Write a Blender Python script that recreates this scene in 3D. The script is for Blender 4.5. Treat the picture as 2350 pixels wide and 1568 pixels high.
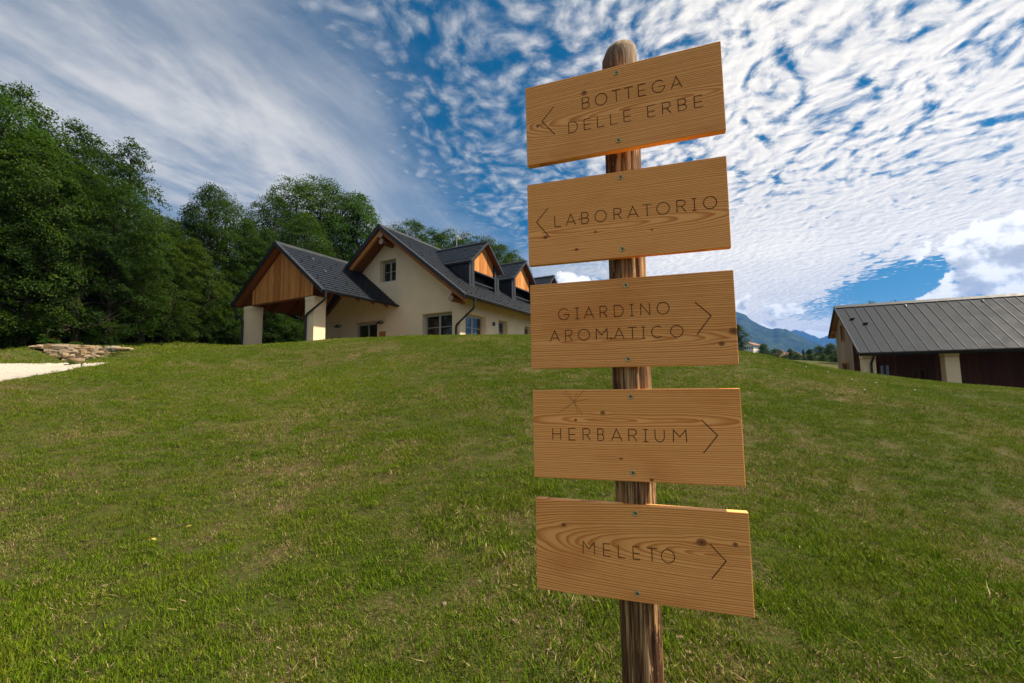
import bpy, bmesh, math, random
import numpy as np
from mathutils import Vector, Matrix, Quaternion
random.seed(7); RNG = np.random.default_rng(7)
for o in list(bpy.data.objects): bpy.data.objects.remove(o)
SC = bpy.context.scene; COL = SC.collection
# =====================================================================
# CAMERA (metres; camera at x=y=0, eye 1.35 m up, looking along +y)
# =====================================================================
EYE = 1.35; PITCH = .095; ROLL = -.0127; LENS = 15.58; FPX = LENS/36*2350
def pix_dir(px, py):                      # direction of a photo pixel (photo taken as 2350 wide)
    u = (px-1175)/FPX; v = (py-783.9)/FPX
    c, s = math.cos(ROLL), math.sin(ROLL); cp, sp = math.cos(PITCH), math.sin(PITCH)
    X = c*u+s*v; Y = -s*u+c*v
    return np.array([X, cp+Y*sp, sp-Y*cp])
def at(px, py, R):                        # point in that direction at horizontal distance R
    d = pix_dir(px, py); return d*(R/math.hypot(d[0], d[1]))+np.array([0, 0, EYE])
_f = pix_dir(1175, 783.9); _r = pix_dir(1175+FPX, 783.9)-_f; _d = pix_dir(1175, 783.9+FPX)-_f
cam = bpy.data.cameras.new('camera'); cam.lens = LENS; cam.sensor_width = 36; cam.sensor_fit = 'HORIZONTAL'
cam.clip_start = .05; cam.clip_end = 60000
co = bpy.data.objects.new('camera', cam); COL.objects.link(co); SC.camera = co
M = Matrix.Identity(4)
for i in range(3): M[i][0] = _r[i]; M[i][1] = -_d[i]; M[i][2] = -_f[i]
M[2][3] = EYE; co.matrix_world = M
SC.render.resolution_x = 1024; SC.render.resolution_y = 683
SC.view_settings.view_transform = 'Standard'; SC.view_settings.look = 'None'
SC.view_settings.exposure = 1.32; SC.view_settings.gamma = 1.0
SUN_AZ, SUN_EL = 95, 52
# ---------------------------------------------------------------- node helpers
class NT:
    def __init__(s, tree): s.t = tree; s.n = tree.nodes; s.l = tree.links
    def new(s, typ, **kw):
        nd = s.n.new(typ)
        for k, v in kw.items(): setattr(nd, k, v)
        return nd
    def put(s, sock, v):
        if hasattr(v, 'is_output') or isinstance(v, bpy.types.NodeSocket): s.l.new(v, sock)
        else:
            if sock.type == 'RGBA' and isinstance(v, (tuple, list)) and len(v) == 3: v = (*v, 1)
            sock.default_value = v
    def m(s, op, a, b=0.0, c=None, clamp=False):
        nd = s.new('ShaderNodeMath', operation=op, use_clamp=clamp); s.put(nd.inputs[0], a); s.put(nd.inputs[1], b)
        if c is not None: s.put(nd.inputs[2], c)
        return nd.outputs[0]
    def vec(s, x=0., y=0., z=0.):
        nd = s.new('ShaderNodeCombineXYZ'); s.put(nd.inputs[0], x); s.put(nd.inputs[1], y); s.put(nd.inputs[2], z); return nd.outputs[0]
    def sep(s, v):
        nd = s.new('ShaderNodeSeparateXYZ'); s.put(nd.inputs[0], v); return nd.outputs
    def vm(s, op, a, b=(0, 0, 0)):
        nd = s.new('ShaderNodeVectorMath', operation=op); s.put(nd.inputs[0], a); s.put(nd.inputs[1], b); return nd.outputs[0]
    def noise(s, v, scale=5., detail=3., rough=.5, dist=0.):
        nd = s.new('ShaderNodeTexNoise'); s.put(nd.inputs['Vector'], v); s.put(nd.inputs['Scale'], scale)
        nd.inputs['Detail'].default_value = detail; nd.inputs['Roughness'].default_value = rough; nd.inputs['Distortion'].default_value = dist
        return nd.outputs['Fac']
    def voro(s, v, scale=5., feature='F1', rand=1., dim='3D'):
        nd = s.new('ShaderNodeTexVoronoi', feature=feature, voronoi_dimensions=dim); s.put(nd.inputs['Vector'], v); nd.inputs['Scale'].default_value = scale
        nd.inputs['Randomness'].default_value = rand; return nd
    def rng(s, v, a, b, c=0., d=1., typ='SMOOTHSTEP'):
        nd = s.new('ShaderNodeMapRange', interpolation_type=typ, clamp=True) if typ != 'SMOOTHSTEP' else s.new('ShaderNodeMapRange', interpolation_type=typ)
        for i, x in enumerate((v, a, b, c, d)): s.put(nd.inputs[i], x)
        return nd.outputs[0]
    def mix(s, f, a, b, bt='MIX'):
        nd = s.new('ShaderNodeMix', data_type='RGBA', blend_type=bt); s.put(nd.inputs[0], f); s.put(nd.inputs[6], a); s.put(nd.inputs[7], b); return nd.outputs[2]
    def ramp(s, f, stops):
        nd = s.new('ShaderNodeValToRGB'); e = nd.color_ramp.elements
        while len(e) < len(stops): e.new(.5)
        for el, (p, c) in zip(e, stops): el.position = p; el.color = (*c, 1)
        s.put(nd.inputs[0], f); return nd.outputs[0]
    def bump(s, h, strength=.3, dist=.01, normal=None):
        nd = s.new('ShaderNodeBump'); s.put(nd.inputs['Height'], h); nd.inputs['Strength'].default_value = strength; nd.inputs['Distance'].default_value = dist
        if normal is not None: s.l.new(normal, nd.inputs['Normal'])
        return nd.outputs[0]
    def coord(s, k='Object'): return s.new('ShaderNodeTexCoord').outputs[k]
    def pos(s): return s.new('ShaderNodeNewGeometry').outputs['Position']
    def orand(s): return s.new('ShaderNodeObjectInfo').outputs['Random']
def mat(name, fn, rough=.7, spec=.3):
    m = bpy.data.materials.new(name); m.use_nodes = True; n = NT(m.node_tree); b = m.node_tree.nodes['Principled BSDF']
    b.inputs['Roughness'].default_value = rough; b.inputs['Specular IOR Level'].default_value = spec
    fn(n, b); return m
def setc(n, b, col, normal=None, rough=None, metal=None):
    n.put(b.inputs['Base Color'], col)
    if normal is not None: n.put(b.inputs['Normal'], normal)
    if rough is not None: n.put(b.inputs['Roughness'], rough)
    if metal is not None: n.put(b.inputs['Metallic'], metal)
# =====================================================================
# WORLD: Nishita sky with altocumulus sheet, veil and low cumulus
# =====================================================================
W = bpy.data.worlds.new('World'); SC.world = W; W.use_nodes = True
def build_world():
    n = NT(W.node_tree); bg = n.n['Background']
    sky = n.new('ShaderNodeTexSky', sky_type='NISHITA', sun_disc=False)
    sky.sun_elevation = math.radians(SUN_EL); sky.sun_rotation = math.radians(SUN_AZ)
    sky.altitude = 600; sky.air_density = 1.0; sky.dust_density = .3; sky.ozone_density = 2.2
    hs = n.new('ShaderNodeHueSaturation'); hs.inputs['Hue'].default_value = .482; hs.inputs['Saturation'].default_value = 1.5; hs.inputs['Value'].default_value = .30
    n.l.new(sky.outputs[0], hs.inputs['Color']); skyc = hs.outputs[0]
    d = n.coord('Generated'); x, y, z = n.sep(d)
    zz = n.m('ADD', n.m('MAXIMUM', z, 0.0), .03)
    px = n.m('DIVIDE', x, zz); py = n.m('DIVIDE', y, zz)
    A = math.radians(15)
    a = n.m('ADD', n.m('MULTIPLY', px, math.sin(A)), n.m('MULTIPLY', py, math.cos(A)))
    b = n.m('SUBTRACT', n.m('MULTIPLY', px, math.cos(A)), n.m('MULTIPLY', py, math.sin(A)))
    # wander of the sheet edges
    wv = n.noise(n.vec(n.m('MULTIPLY', b, .8), n.m('MULTIPLY', a, .45), 3.1), 1.6, 3., .55)
    bw = n.m('ADD', b, n.m('MULTIPLY', n.m('SUBTRACT', wv, .5), .9))
    # 1) altocumulus: rows along a, broken into puffs
    warp = n.new('ShaderNodeTexNoise'); n.put(warp.inputs['Vector'], n.vec(n.m('MULTIPLY', b, 3.), n.m('MULTIPLY', a, 2.2), 0.)); warp.inputs['Scale'].default_value = 1.; warp.inputs['Detail'].default_value = 2
    wc = n.vm('MULTIPLY', n.vm('SUBTRACT', warp.outputs['Color'], (.5, .5, .5)), (.22, .22, 0))
    cv = n.vm('ADD', n.vec(b, a, 0.), wc)
    rowsn = n.noise(n.vm('MULTIPLY', cv, (6.2, 3.8, 1)), 1., 2., .5)
    puffn = n.noise(n.vm('MULTIPLY', cv, (19., 15.5, 1)), 1., 3., .55)
    cellv = n.voro(n.vm('MULTIPLY', cv, (17., 14., 1)), 1., 'SMOOTH_F1', 1., '2D'); cellv.inputs['Smoothness'].default_value = .7
    fluff = n.noise(n.vm('MULTIPLY', cv, (58., 48., 1)), 1., 3., .6)
    puff_h = n.m('ADD', n.m('MULTIPLY', puffn, .50), n.m('ADD', n.m('MULTIPLY', n.m('SUBTRACT', .75, cellv.outputs['Distance']), .34), n.m('MULTIPLY', fluff, .20)))
    mack = n.m('ADD', n.m('MULTIPLY', rowsn, .50), n.m('MULTIPLY', puff_h, 1.0))
    covr = n.rng(bw, -.75, .35, -.16, -.02)
    cova = n.m('MULTIPLY', n.rng(a, 1.9, 3.6, 0., .26), n.rng(bw, -1.0, .1))
    gap = n.m('MULTIPLY', n.rng(n.m('ADD', b, n.m('MULTIPLY', wv, 1.2)), 1.9, 3.1, 0., 1.), n.m('MULTIPLY', n.rng(n.m('ADD', a, wv), 3.5, 4.9), n.rng(n.m('ADD', a, wv), 8.4, 5.8)))
    mk = n.m('ADD', mack, n.m('ADD', covr, cova))
    mk = n.m('SUBTRACT', mk, n.m('MULTIPLY', gap, n.m('ADD', .20, n.m('MULTIPLY', wv, .80))))
    mden = n.m('MULTIPLY', n.rng(mk, n.rng(bw, -.6, .4, .41, .48), n.rng(bw, -.6, .4, .98, .76)), n.m('MULTIPLY', n.rng(bw, -.75, .30, .52, 1.), n.rng(bw, -1.7, -.75, .25, 1.)))
    # 2) cirrostratus veil with soft streaks
    st = n.noise(n.vec(n.m('MULTIPLY', b, 2.0), n.m('MULTIPLY', a, .75), 1.7), 1.2, 6., .56, .5)
    st2 = n.noise(n.vec(n.m('MULTIPLY', b, 6.), n.m('MULTIPLY', a, 4.5), 5.7), 2., 4., .55)
    vf = n.rng(n.m('ADD', n.m('MULTIPLY', st, .80), n.m('MULTIPLY', st2, .20)), .33, .66)
    veil = n.m('MULTIPLY', n.rng(n.m('ADD', bw, n.m('MULTIPLY', n.m('SUBTRACT', st2, .5), .5)), -.45, -1.45), n.m('ADD', .34, n.m('MULTIPLY', vf, .64)))
    # 3) streaks low over the valley
    lo = n.noise(n.vec(n.m('MULTIPLY', b, .5), n.m('MULTIPLY', a, 1.2), 9.), 1.0, 6., .6, .5)
    low = n.m('MULTIPLY', n.rng(n.m('SUBTRACT', lo, n.m('MULTIPLY', gap, .30)), .28, .62), n.rng(a, 2.4, 4.0, 0., .93))
    den = n.m('MAXIMUM', n.m('MAXIMUM', mden, veil), low)
    # cloud brightness: thin and thick parts of the puffs
    puf2 = n.noise(n.vm('ADD', n.vm('MULTIPLY', cv, (19., 15.5, 1)), (.35, .22, 0)), 1., 3., .55)
    rel = n.m('SUBTRACT', puffn, puf2)
    br = n.m('ADD', n.rng(bw, -1.3, .5, 3.35, 4.15), n.m('ADD', n.m('MULTIPLY', rel, n.rng(bw, -1.2, -.3, .3, 3.4)), n.m('MULTIPLY', n.m('SUBTRACT', n.noise(n.vec(b, a, 2.), 1.3, 3., .5), .5), 1.6)))
    ccol = n.mix(n.rng(br, 3., 5.), (.95, .93, .89), (1.02, .95, .84))
    ccol = n.vm('MULTIPLY', ccol, n.vec(br, br, br))
    col = n.mix(den, skyc, ccol)
    # 4) cumulus towers near the horizon
    az = n.m('ARCTAN2', x, y); el = n.m('ARCSINE', z)
    cvv = n.vec(n.m('MULTIPLY', az, 1.), n.m('MULTIPLY', el, 1.15), 0.)
    cn = n.noise(cvv, 19., 7., .56); cn2 = n.noise(n.vm('ADD', cvv, (.012, .020, 0)), 19., 5., .56)
    blobs = None
    for (ppx, ppy, rx, ry, amp) in [(2325, 560, .085, .060, 1.1), (2300, 640, .075, .045, .95), (2240, 672, .075, .022, .85), (2215, 690, .06, .018, .75), (1800, 715, .085, .02, .72), (1765, 745, .035, .022, .8),
                               (1850, 775, .05, .02, .8), (1705, 722, .03, .04, .8), (1320, 640, .07, .022, .7), (1560, 690, .09, .03, .7), (2460, 600, .09, .09, 1.), (2700, 690, .2, .05, .85), (-300, 740, .2, .05, .8), (-900, 700, .3, .06, .8)]:
        q = pix_dir(ppx, ppy); A0 = math.atan2(q[0], q[1]); E0 = math.atan2(q[2], math.hypot(q[0], q[1]))
        ua = n.m('DIVIDE', n.m('SUBTRACT', az, A0), rx); ue = n.m('DIVIDE', n.m('SUBTRACT', el, E0), ry)
        g = n.m('MULTIPLY', n.m('EXPONENT', n.m('MULTIPLY', n.m('ADD', n.m('MULTIPLY', ua, ua), n.m('MULTIPLY', ue, ue)), -1.)), amp)
        blobs = g if blobs is None else n.m('MAXIMUM', blobs, g)
    cu = n.m('ADD', blobs, n.m('MULTIPLY', n.m('SUBTRACT', cn, .5), 1.9))
    cud = n.m('MULTIPLY', n.rng(cu, .46, .56), n.rng(blobs, .10, .28))
    lit = n.m('ADD', .60, n.m('ADD', n.m('MULTIPLY', n.m('SUBTRACT', cn, cn2), 5.0), n.rng(cu, .5, 1.3, .26, -.38, 'LINEAR')))
    cuc = n.ramp(lit, [(0., (.50, .51, .51)), (.35, (.64, .645, .63)), (.62, (.88, .87, .83)), (.88, (1.08, 1.04, .96))])
    cuc = n.vm('MULTIPLY', cuc, (5.0, 5.0, 5.0))
    col = n.mix(cud, col, cuc)
    # below the horizon: plain ground-ish haze colour
    n.l.new(col, bg.inputs['Color']); bg.inputs['Strength'].default_value = .10; W.cycles.sampling_method = 'MANUAL'; W.cycles.sample_map_resolution = 512
build_world()
sun = bpy.data.lights.new('sun', 'SUN'); sun.energy = 4.4; sun.angle = math.radians(1.6); sun.color = (1., .88, .70)
so = bpy.data.objects.new('sun', sun); COL.objects.link(so)
_s = Vector((math.sin(math.radians(SUN_AZ))*math.cos(math.radians(SUN_EL)), math.cos(math.radians(SUN_AZ))*math.cos(math.radians(SUN_EL)), math.sin(math.radians(SUN_EL))))
so.rotation_euler = _s.to_track_quat('Z', 'Y').to_euler(); so.location = _s*80
# =====================================================================
# MESH HELPERS
# =====================================================================
def link(o, parent=None):
    COL.objects.link(o)
    if parent is not None: o.parent = parent
    return o
def tag(o, label, cat, group=None):
    o['label'] = label; o['category'] = cat
    if group: o['group'] = group
    return o
def empty(name, loc=(0, 0, 0), rz=0., label=None, cat=None, group=None):
    o = bpy.data.objects.new(name, None); o.empty_display_size = .2; o.location = loc; o.rotation_euler = (0, 0, rz); link(o)
    if label: tag(o, label, cat, group)
    return o
def mesh_np(name, v, f, mats=(), smooth=False):
    me = bpy.data.meshes.new(name); me.from_pydata([tuple(map(float, p)) for p in v], [], [tuple(map(int, q)) for q in f])
    for m_ in mats: me.materials.append(m_)
    if smooth: me.polygons.foreach_set('use_smooth', [True]*len(me.polygons))
    me.update(); return me
class MB:
    def __init__(s): s.v = []; s.f = []
    def add(s, vs, fs):
        k = len(s.v); s.v += [tuple(p) for p in vs]; s.f += [tuple(i+k for i in q) for q in fs]; return s
    def box(s, x0, x1, y0, y1, z0, z1, fn=None):
        vs = [(x, y, z) for z in (z0, z1) for y in (y0, y1) for x in (x0, x1)]
        if fn: vs = [fn(*p) for p in vs]
        return s.add(vs, [(0, 2, 3, 1), (4, 5, 7, 6), (0, 1, 5, 4), (2, 6, 7, 3), (0, 4, 6, 2), (1, 3, 7, 5)])
    def prism(s, poly, t0, t1, fn):
        n = len(poly); vs = [fn(a, t0, z) for a, z in poly]+[fn(a, t1, z) for a, z in poly]
        return s.add(vs, [tuple(range(n))[::-1], tuple(range(n, 2*n))]+[(i, (i+1) % n, n+(i+1) % n, n+i) for i in range(n)])
    def tube(s, path, r, n=10, cap=True, jit=0.):
        path = [Vector(p) for p in path]; rs = r if isinstance(r, (list, tuple)) else [r]*len(path); rings = []; up = None
        for i, p in enumerate(path):
            t = ((path[min(i+1, len(path)-1)]-path[max(i-1, 0)])).normalized()
            if up is None: up = t.orthogonal().normalized()
            up = (up-t*up.dot(t)).normalized(); sd = t.cross(up)
            rings.append([p+(up*math.cos(2*math.pi*k/n)+sd*math.sin(2*math.pi*k/n))*rs[i]*(1+(random.uniform(-jit, jit) if jit else 0)) for k in range(n)])
        vs = [q for rg in rings for q in rg]; fs = []
        for i in range(len(path)-1):
            for k in range(n): fs.append((i*n+k, i*n+(k+1) % n, (i+1)*n+(k+1) % n, (i+1)*n+k))
        if cap: fs += [tuple(range(n))[::-1], tuple(range((len(path)-1)*n, len(path)*n))]
        return s.add(vs, fs)
    def sweep(s, prof, p0, p1, side, up):          # open profile (a,z) swept p0->p1
        p0, p1, side, up = map(Vector, (p0, p1, side, up)); n = len(prof)
        vs = [p0+side*a+up*z for a, z in prof]+[p1+side*a+up*z for a, z in prof]
        return s.add(vs, [(i, i+1, n+i+1, n+i) for i in range(n-1)])
    def build(s, name, m_, parent=None, smooth=False, bevel=0., label=None):
        me = mesh_np(name, s.v, s.f, [m_] if m_ else [], smooth)
        bm = bmesh.new(); bm.from_mesh(me); bmesh.ops.recalc_face_normals(bm, faces=bm.faces)
        if bevel: bmesh.ops.bevel(bm, geom=bm.edges[:], offset=bevel, segments=2, affect='EDGES', profile=.6)
        bm.to_mesh(me); bm.free()
        o = bpy.data.objects.new(name, me); link(o, parent)
        if label: o['label'] = label
        return o
def auto_smooth(o, ang=40):
    me = o.data; bm = bmesh.new(); bm.from_mesh(me)
    for f in bm.faces: f.smooth = True
    for e in bm.edges: e.smooth = (len(e.link_faces) == 2 and e.calc_face_angle(9) < math.radians(ang))
    bm.to_mesh(me); bm.free(); return o
# value noise for placement
def vnoise(x, y, seed=0):
    xi = np.floor(x).astype(np.int64); yi = np.floor(y).astype(np.int64); fx = x-xi; fy = y-yi
    def h(a, b): 
        k = (a*374761393+b*668265263+seed*974711) & 0x7fffffff; k = ((k ^ (k >> 13))*1274126177) & 0x7fffffff; return ((k ^ (k >> 16)) & 0xffff)/65535.
    sx = fx*fx*(3-2*fx); sy = fy*fy*(3-2*fy)
    return (h(xi, yi)*(1-sx)+h(xi+1, yi)*sx)*(1-sy)+(h(xi, yi+1)*(1-sx)+h(xi+1, yi+1)*sx)*sy
def fbm(x, y, oct=4, seed=0):
    r = 0.; a = .5; s = 0.
    for i in range(oct): r = r+a*vnoise(x*2**i, y*2**i, seed+i); s += a; a *= .5
    return r/s
# =====================================================================
# TERRAIN
# =====================================================================
crest = [(0,881,10),(100,866,10.7),(200,848,11.5),(265,835,12.2),(330,823,13),(400,813,14),(480,808,15.5),(555,802,16.5),(700,788,16),(850,775,15),(1000,770,14.6),(1150,769,14.5),(1300,773,14.3),(1450,784,14),(1580,797,14),(1700,809,14),(1800,827,14.5),(1900,848,15),(2000,865,15.5),(2100,881,16),(2200,890,16),(2350,896,16),(2600,900,15)]
HO = (-2.5748, 21.8488); YH = .501; HF = 2.66
def hw(w, l): return (HO[0]+w*math.cos(YH)+l*math.sin(YH), HO[1]-w*math.sin(YH)+l*math.cos(YH))
BO = (18.517, 23.6034); YB = .4201; BF = -.2
def bw_(x, y): return (BO[0]+x*math.cos(YB)+y*math.sin(YB), BO[1]-x*math.sin(YB)+y*math.cos(YB))
TP = [tuple(at(*c)) for c in crest]
TP += [(0,0,0),(0,-6,-.8),(-6,-6,-.8),(6,-6,-.8),(0,-14,-1.6),(-14,-8,-1.),(14,-8,-1.2),(2,2,.05),(-2,2,.02),(0,3,.2),(4,3,.05),(-4,3,.1),(0,6,.95),(-4,6.5,.95),(4.5,6,.75),(0,10,2.05),(-5,10,1.75),(6,10,1.55),(-9,10.5,1.85),(6,4.5,.35),(10,6,.55),(-5.2,4.2,.55),(-10,2,.6),(9,10.5,1.25),(18,4,.3),(-14,3,.9)]
TP += [(*hw(w, l), HF-.04) for w, l in [(-11,-5),(-5,-5),(-8,0),(0,0),(2.5,-1),(2.5,6),(2.5,14),(-4,8),(-11,10),(-4,18),(3,20)]]
TP += [(*bw_(x, y), BF-.03) for x, y in [(-2.5,4),(0,0),(6,0),(14,0),(0,6),(8,6),(16,6),(6,-3),(14,-3)]]
TP += [tuple(at(*c)) for c in [(-150,905,10.5),(0,866,12.5),(0,838,20),(120,836,20),(230,834,19.5),(-200,845,20),(0,793,30),(150,793,30),(300,796,29),(450,797,29),(-200,790,31),(0,815,24.5),(90,797,22.9),(200,801,22.2),(310,804,21.6),(400,800,23),(520,797,25),(-100,770,40),(200,772,40),(500,775,42),(1700,835,24),(1850,865,26),(1720,815,60),(1880,838,45),(1880,830,70)]]
TP += [(0,60,4.0),(-30,60,6.5),(45,45,1.0),(40,10,-.3),(-40,10,2.5)]
TP = np.array(TP)
def tps(r2): return np.where(r2 > 1e-9, r2*np.log(r2+1e-12), 0)
_n = len(TP); _A = np.zeros((_n+3, _n+3)); _A[:_n, :_n] = tps(((TP[:, None, :2]-TP[None, :, :2])**2).sum(-1))+np.eye(_n)*.02
_A[:_n, _n] = 1; _A[:_n, _n+1:] = TP[:, :2]; _A[_n:, :_n] = _A[:_n, _n:].T
TS = np.linalg.solve(_A, np.r_[TP[:, 2], 0, 0, 0])
def sstep(a, b, x): t = np.clip((x-a)/(b-a), 0, 1); return t*t*(3-2*t)
SW_A = at(86, 797, 22.9)[:2]; SW_B = at(306, 804, 21.6)[:2]; SW_L = float(np.hypot(*(SW_B-SW_A))); SW_T = (SW_B-SW_A)/SW_L; SW_N = np.array([SW_T[1], -SW_T[0]])
if SW_N@SW_A > 0: SW_N = -SW_N
def sw_depth(u): return np.interp(u, [0, .10, .30, .45, .58, .78, 1.], [0, .13, .40, .58, .56, .28, 0])
def ground_raw(x, y):
    x = np.asarray(x, float); y = np.asarray(y, float); sh = x.shape
    xf = np.clip(x.ravel(), -60, 60); yf = np.clip(y.ravel(), -20, 75)
    z = TS[-3]+TS[-2]*xf+TS[-1]*yf
    for i in range(_n): z = z+TS[i]*tps((xf-TP[i, 0])**2+(yf-TP[i, 1])**2)
    z = z.reshape(sh); R = np.hypot(x, y); w = sstep(42, 62, R)
    far = 2.2+.03*np.clip(y, -80, 120)+.09*np.clip(y-120, 0, 180)-.02*np.clip(x, -60, 60)+3.5*sstep(60, 200, R)*(fbm(x*.012, y*.012, 3, 5)-.5)
    z = z*(1-w)+far*w
    z = z+(fbm(x*.55, y*.55, 3, 11)-.5)*.07*sstep(60, 25, R)       # small unevenness of the turf
    qx = x-SW_A[0]; qy = y-SW_A[1]; u = (qx*SW_T[0]+qy*SW_T[1])/SW_L; d = qx*SW_N[0]+qy*SW_N[1]
    z = z-sw_depth(u)*sstep(-.10, .08, d)*sstep(3.0, .2, d)*((u > 0) & (u < 1))
    return z
def grow(a, b, step, far, k=1.28):
    c = list(np.arange(a, b+1e-6, step)); s = step
    while c[-1] < far: s *= k; c.append(c[-1]+s)
    s = step; l = []
    x = a
    while x > -far: s *= k; x -= s; l.append(x)
    return np.array(l[::-1]+c)
GX = grow(-30, 26, .22, 6500); GY = grow(-3, 38, .22, 6500)
GZ = ground_raw(*np.meshgrid(GX, GY))                 # [iy, ix]
def T(x, y):                                          # height of the ground mesh
    x = np.asarray(x, float); y = np.asarray(y, float)
    i = np.clip(np.searchsorted(GX, x)-1, 0, len(GX)-2); j = np.clip(np.searchsorted(GY, y)-1, 0, len(GY)-2)
    fx = (x-GX[i])/(GX[i+1]-GX[i]); fy = (y-GY[j])/(GY[j+1]-GY[j])
    return GZ[j, i]*(1-fx)*(1-fy)+GZ[j, i+1]*fx*(1-fy)+GZ[j+1, i]*(1-fx)*fy+GZ[j+1, i+1]*fx*fy
def hit_ground(px, py, r0=2., r1=60.):
    d = pix_dir(px, py); d = d/math.hypot(d[0], d[1]); r = np.arange(r0, r1, .02)
    g = T(d[0]*r, d[1]*r)-(EYE+d[2]*r); k = np.argmax(g > 0); R = r[k] if g[k] > 0 else r1
    return np.array([d[0]*R, d[1]*R, EYE+d[2]*R])
# ---- materials of the ground
DRY = [None]
def dry_field(n, p):
    x, y, z = n.sep(p); v = n.vec(x, y, 0.)
    a = n.noise(v, .55, 4., .6); b = n.noise(v, 2.6, 3., .6)
    return n.m('ADD', n.m('MULTIPLY', a, .6), n.m('MULTIPLY', b, .4))
def m_soil(n, b):
    p = n.pos(); x, y, z = n.sep(p); f = dry_field(n, p); fine = n.noise(p, 45., 4., .7); peb = n.voro(p, 60.)
    thatch = n.noise(n.vm('MULTIPLY', p, (1., 1., 1.)), 130., 3., .7); th2 = n.noise(p, 38., 3., .65)
    earth = n.ramp(fine, [(.25, (.045, .028, .014)), (.55, (.115, .075, .040)), (.8, (.23, .165, .095))])
    earth = n.mix(n.rng(peb.outputs['Distance'], .22, .10), earth, (.32, .25, .17))
    green = n.ramp(n.m('ADD', n.m('MULTIPLY', n.noise(p, 9., 5., .7), .4), n.m('MULTIPLY', thatch, .6)), [(.32, (.008, .018, .002)), (.5, (.030, .054, .004)), (.62, (.075, .088, .012)), (.75, (.17, .145, .05))])
    rr = n.new('ShaderNodeVectorMath', operation='LENGTH'); n.put(rr.inputs[0], p)
    k = n.m('MULTIPLY', n.rng(n.m('ADD', n.m('MULTIPLY', f, .6), n.m('MULTIPLY', th2, .4)), .60, .46), n.rng(rr.outputs['Value'], 5., 22., .8, 1.))
    setc(n, b, n.mix(k, earth, green), n.bump(n.m('ADD', fine, thatch), .8, .02))
M_SOIL = mat('lawn_soil', m_soil, .95, .1)
xx, yy = np.meshgrid(GX, GY); nx, ny = len(GX), len(GY)
vv = np.stack([xx.ravel(), yy.ravel(), GZ.ravel()], 1); ii = (np.arange(ny-1)[:, None]*nx+np.arange(nx-1)[None]).ravel()
ground = bpy.data.objects.new('ground', mesh_np('ground', vv, np.stack([ii, ii+1, ii+nx+1, ii+nx], 1), [M_SOIL], True)); link(ground); ground['kind'] = 'structure'
# ---- gravel drive draped on the ground
def m_gravel(n, b):
    p = n.pos(); v = n.voro(p, 34.); c = n.voro(p, 34.); f = n.noise(p, 3., 4., .6)
    col = n.ramp(n.sep(v.outputs['Color'])[0], [(0, (.36, .325, .275)), (.5, (.50, .46, .40)), (1, (.62, .585, .53))])
    col = n.mix(n.rng(v.outputs['Distance'], .35, .6, 0., .75), col, (.30, .26, .20))
    col = n.mix(n.rng(f, .54, .70, 0., .5), col, (.25, .22, .13))
    setc(n, b, col, n.bump(v.outputs['Distance'], 1., -.02))
M_GRAVEL = mat('white_gravel', m_gravel, .9, .2)
near_e = [(-700, 990), (-350, 938), (-150, 904), (0, 879), (100, 862), (200, 845), (240, 838), (262, 833.6)]
far_e = [(-700, 838), (-350, 837), (-150, 836.5), (0, 836), (100, 835.2), (200, 834), (240, 833.2), (262, 832.8)]
GN, GFE = [], []
for px in np.r_[np.arange(-700, -20, 40), np.arange(-20, 262, 6.), 262]:
    yn = np.interp(px, [q[0] for q in near_e], [q[1] for q in near_e]); yf = np.interp(px, [q[0] for q in far_e], [q[1] for q in far_e])
    a_ = hit_ground(px, yn, 2., 40); b_ = hit_ground(px, yf, 2., 40); GN.append(a_[:2]*(1+RNG.normal(0, .004))); GFE.append(b_[:2]*(1+RNG.normal(0, .0012)))
GN, GFE = np.array(GN), np.array(GFE); rows = []
for t in np.linspace(0, 1, 36): p_ = GN*(1-t)+GFE*t; rows.append(np.c_[p_, T(p_[:, 0], p_[:, 1])+.02])
gv = np.concatenate(rows); k = len(GN); gi = (np.arange(35)[:, None]*k+np.arange(k-1)[None]).ravel()
g_ = bpy.data.objects.new('gravel_drive', mesh_np('gravel_drive', gv, np.stack([gi, gi+1, gi+k+1, gi+k], 1), [M_GRAVEL], True)); link(g_); g_['kind'] = 'structure'
GPOLY = np.r_[GN, GFE[::-1]]
def inside(poly, x, y):
    r = np.zeros(x.shape, bool); j = len(poly)-1
    for i in range(len(poly)):
        xi, yi = poly[i]; xj, yj = poly[j]
        c = ((yi > y) != (yj > y)) & (x < (xj-xi)*(y-yi)/(yj-yi+1e-12)+xi); r ^= c; j = i
    return r
# =====================================================================
# MATERIALS OF THE BUILDINGS
# =====================================================================
def m_plaster(n, b):
    p = n.coord(); f = n.noise(p, 1.1, 4., .6); g = n.noise(p, 60., 3., .7); x, y, z = n.sep(p)
    st = n.noise(n.vec(n.m('MULTIPLY', x, 3.), n.m('MULTIPLY', y, 3.), n.m('MULTIPLY', z, .25)), 1.5, 4., .6)
    c = n.ramp(f, [(.3, (.68, .525, .335)), (.7, (.75, .60, .395))]); c = n.mix(n.rng(st, .62, .80, 0., .22), c, (.45, .36, .25))
    setc(n, b, c, n.bump(n.m('ADD', g, n.m('MULTIPLY', f, 2.)), .35, .01))
M_PLASTER = mat('cream_plaster', m_plaster, .92, .15)
def m_dark(base, ro):
    def f(n, b):
        p = n.coord(); r = n.orand(); q = n.noise(p, 2.3, 4., .6)
        k = n.m('ADD', n.m('MULTIPLY', r, .15), n.m('MULTIPLY', q, .85))
        setc(n, b, n.mix(k, tuple(.72*c for c in base), tuple(1.3*c for c in base)), n.bump(n.noise(p, 9., 2., .5), .08, .01), n.rng(q, .3, .7, ro-.08, ro+.1))
    return f
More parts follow.
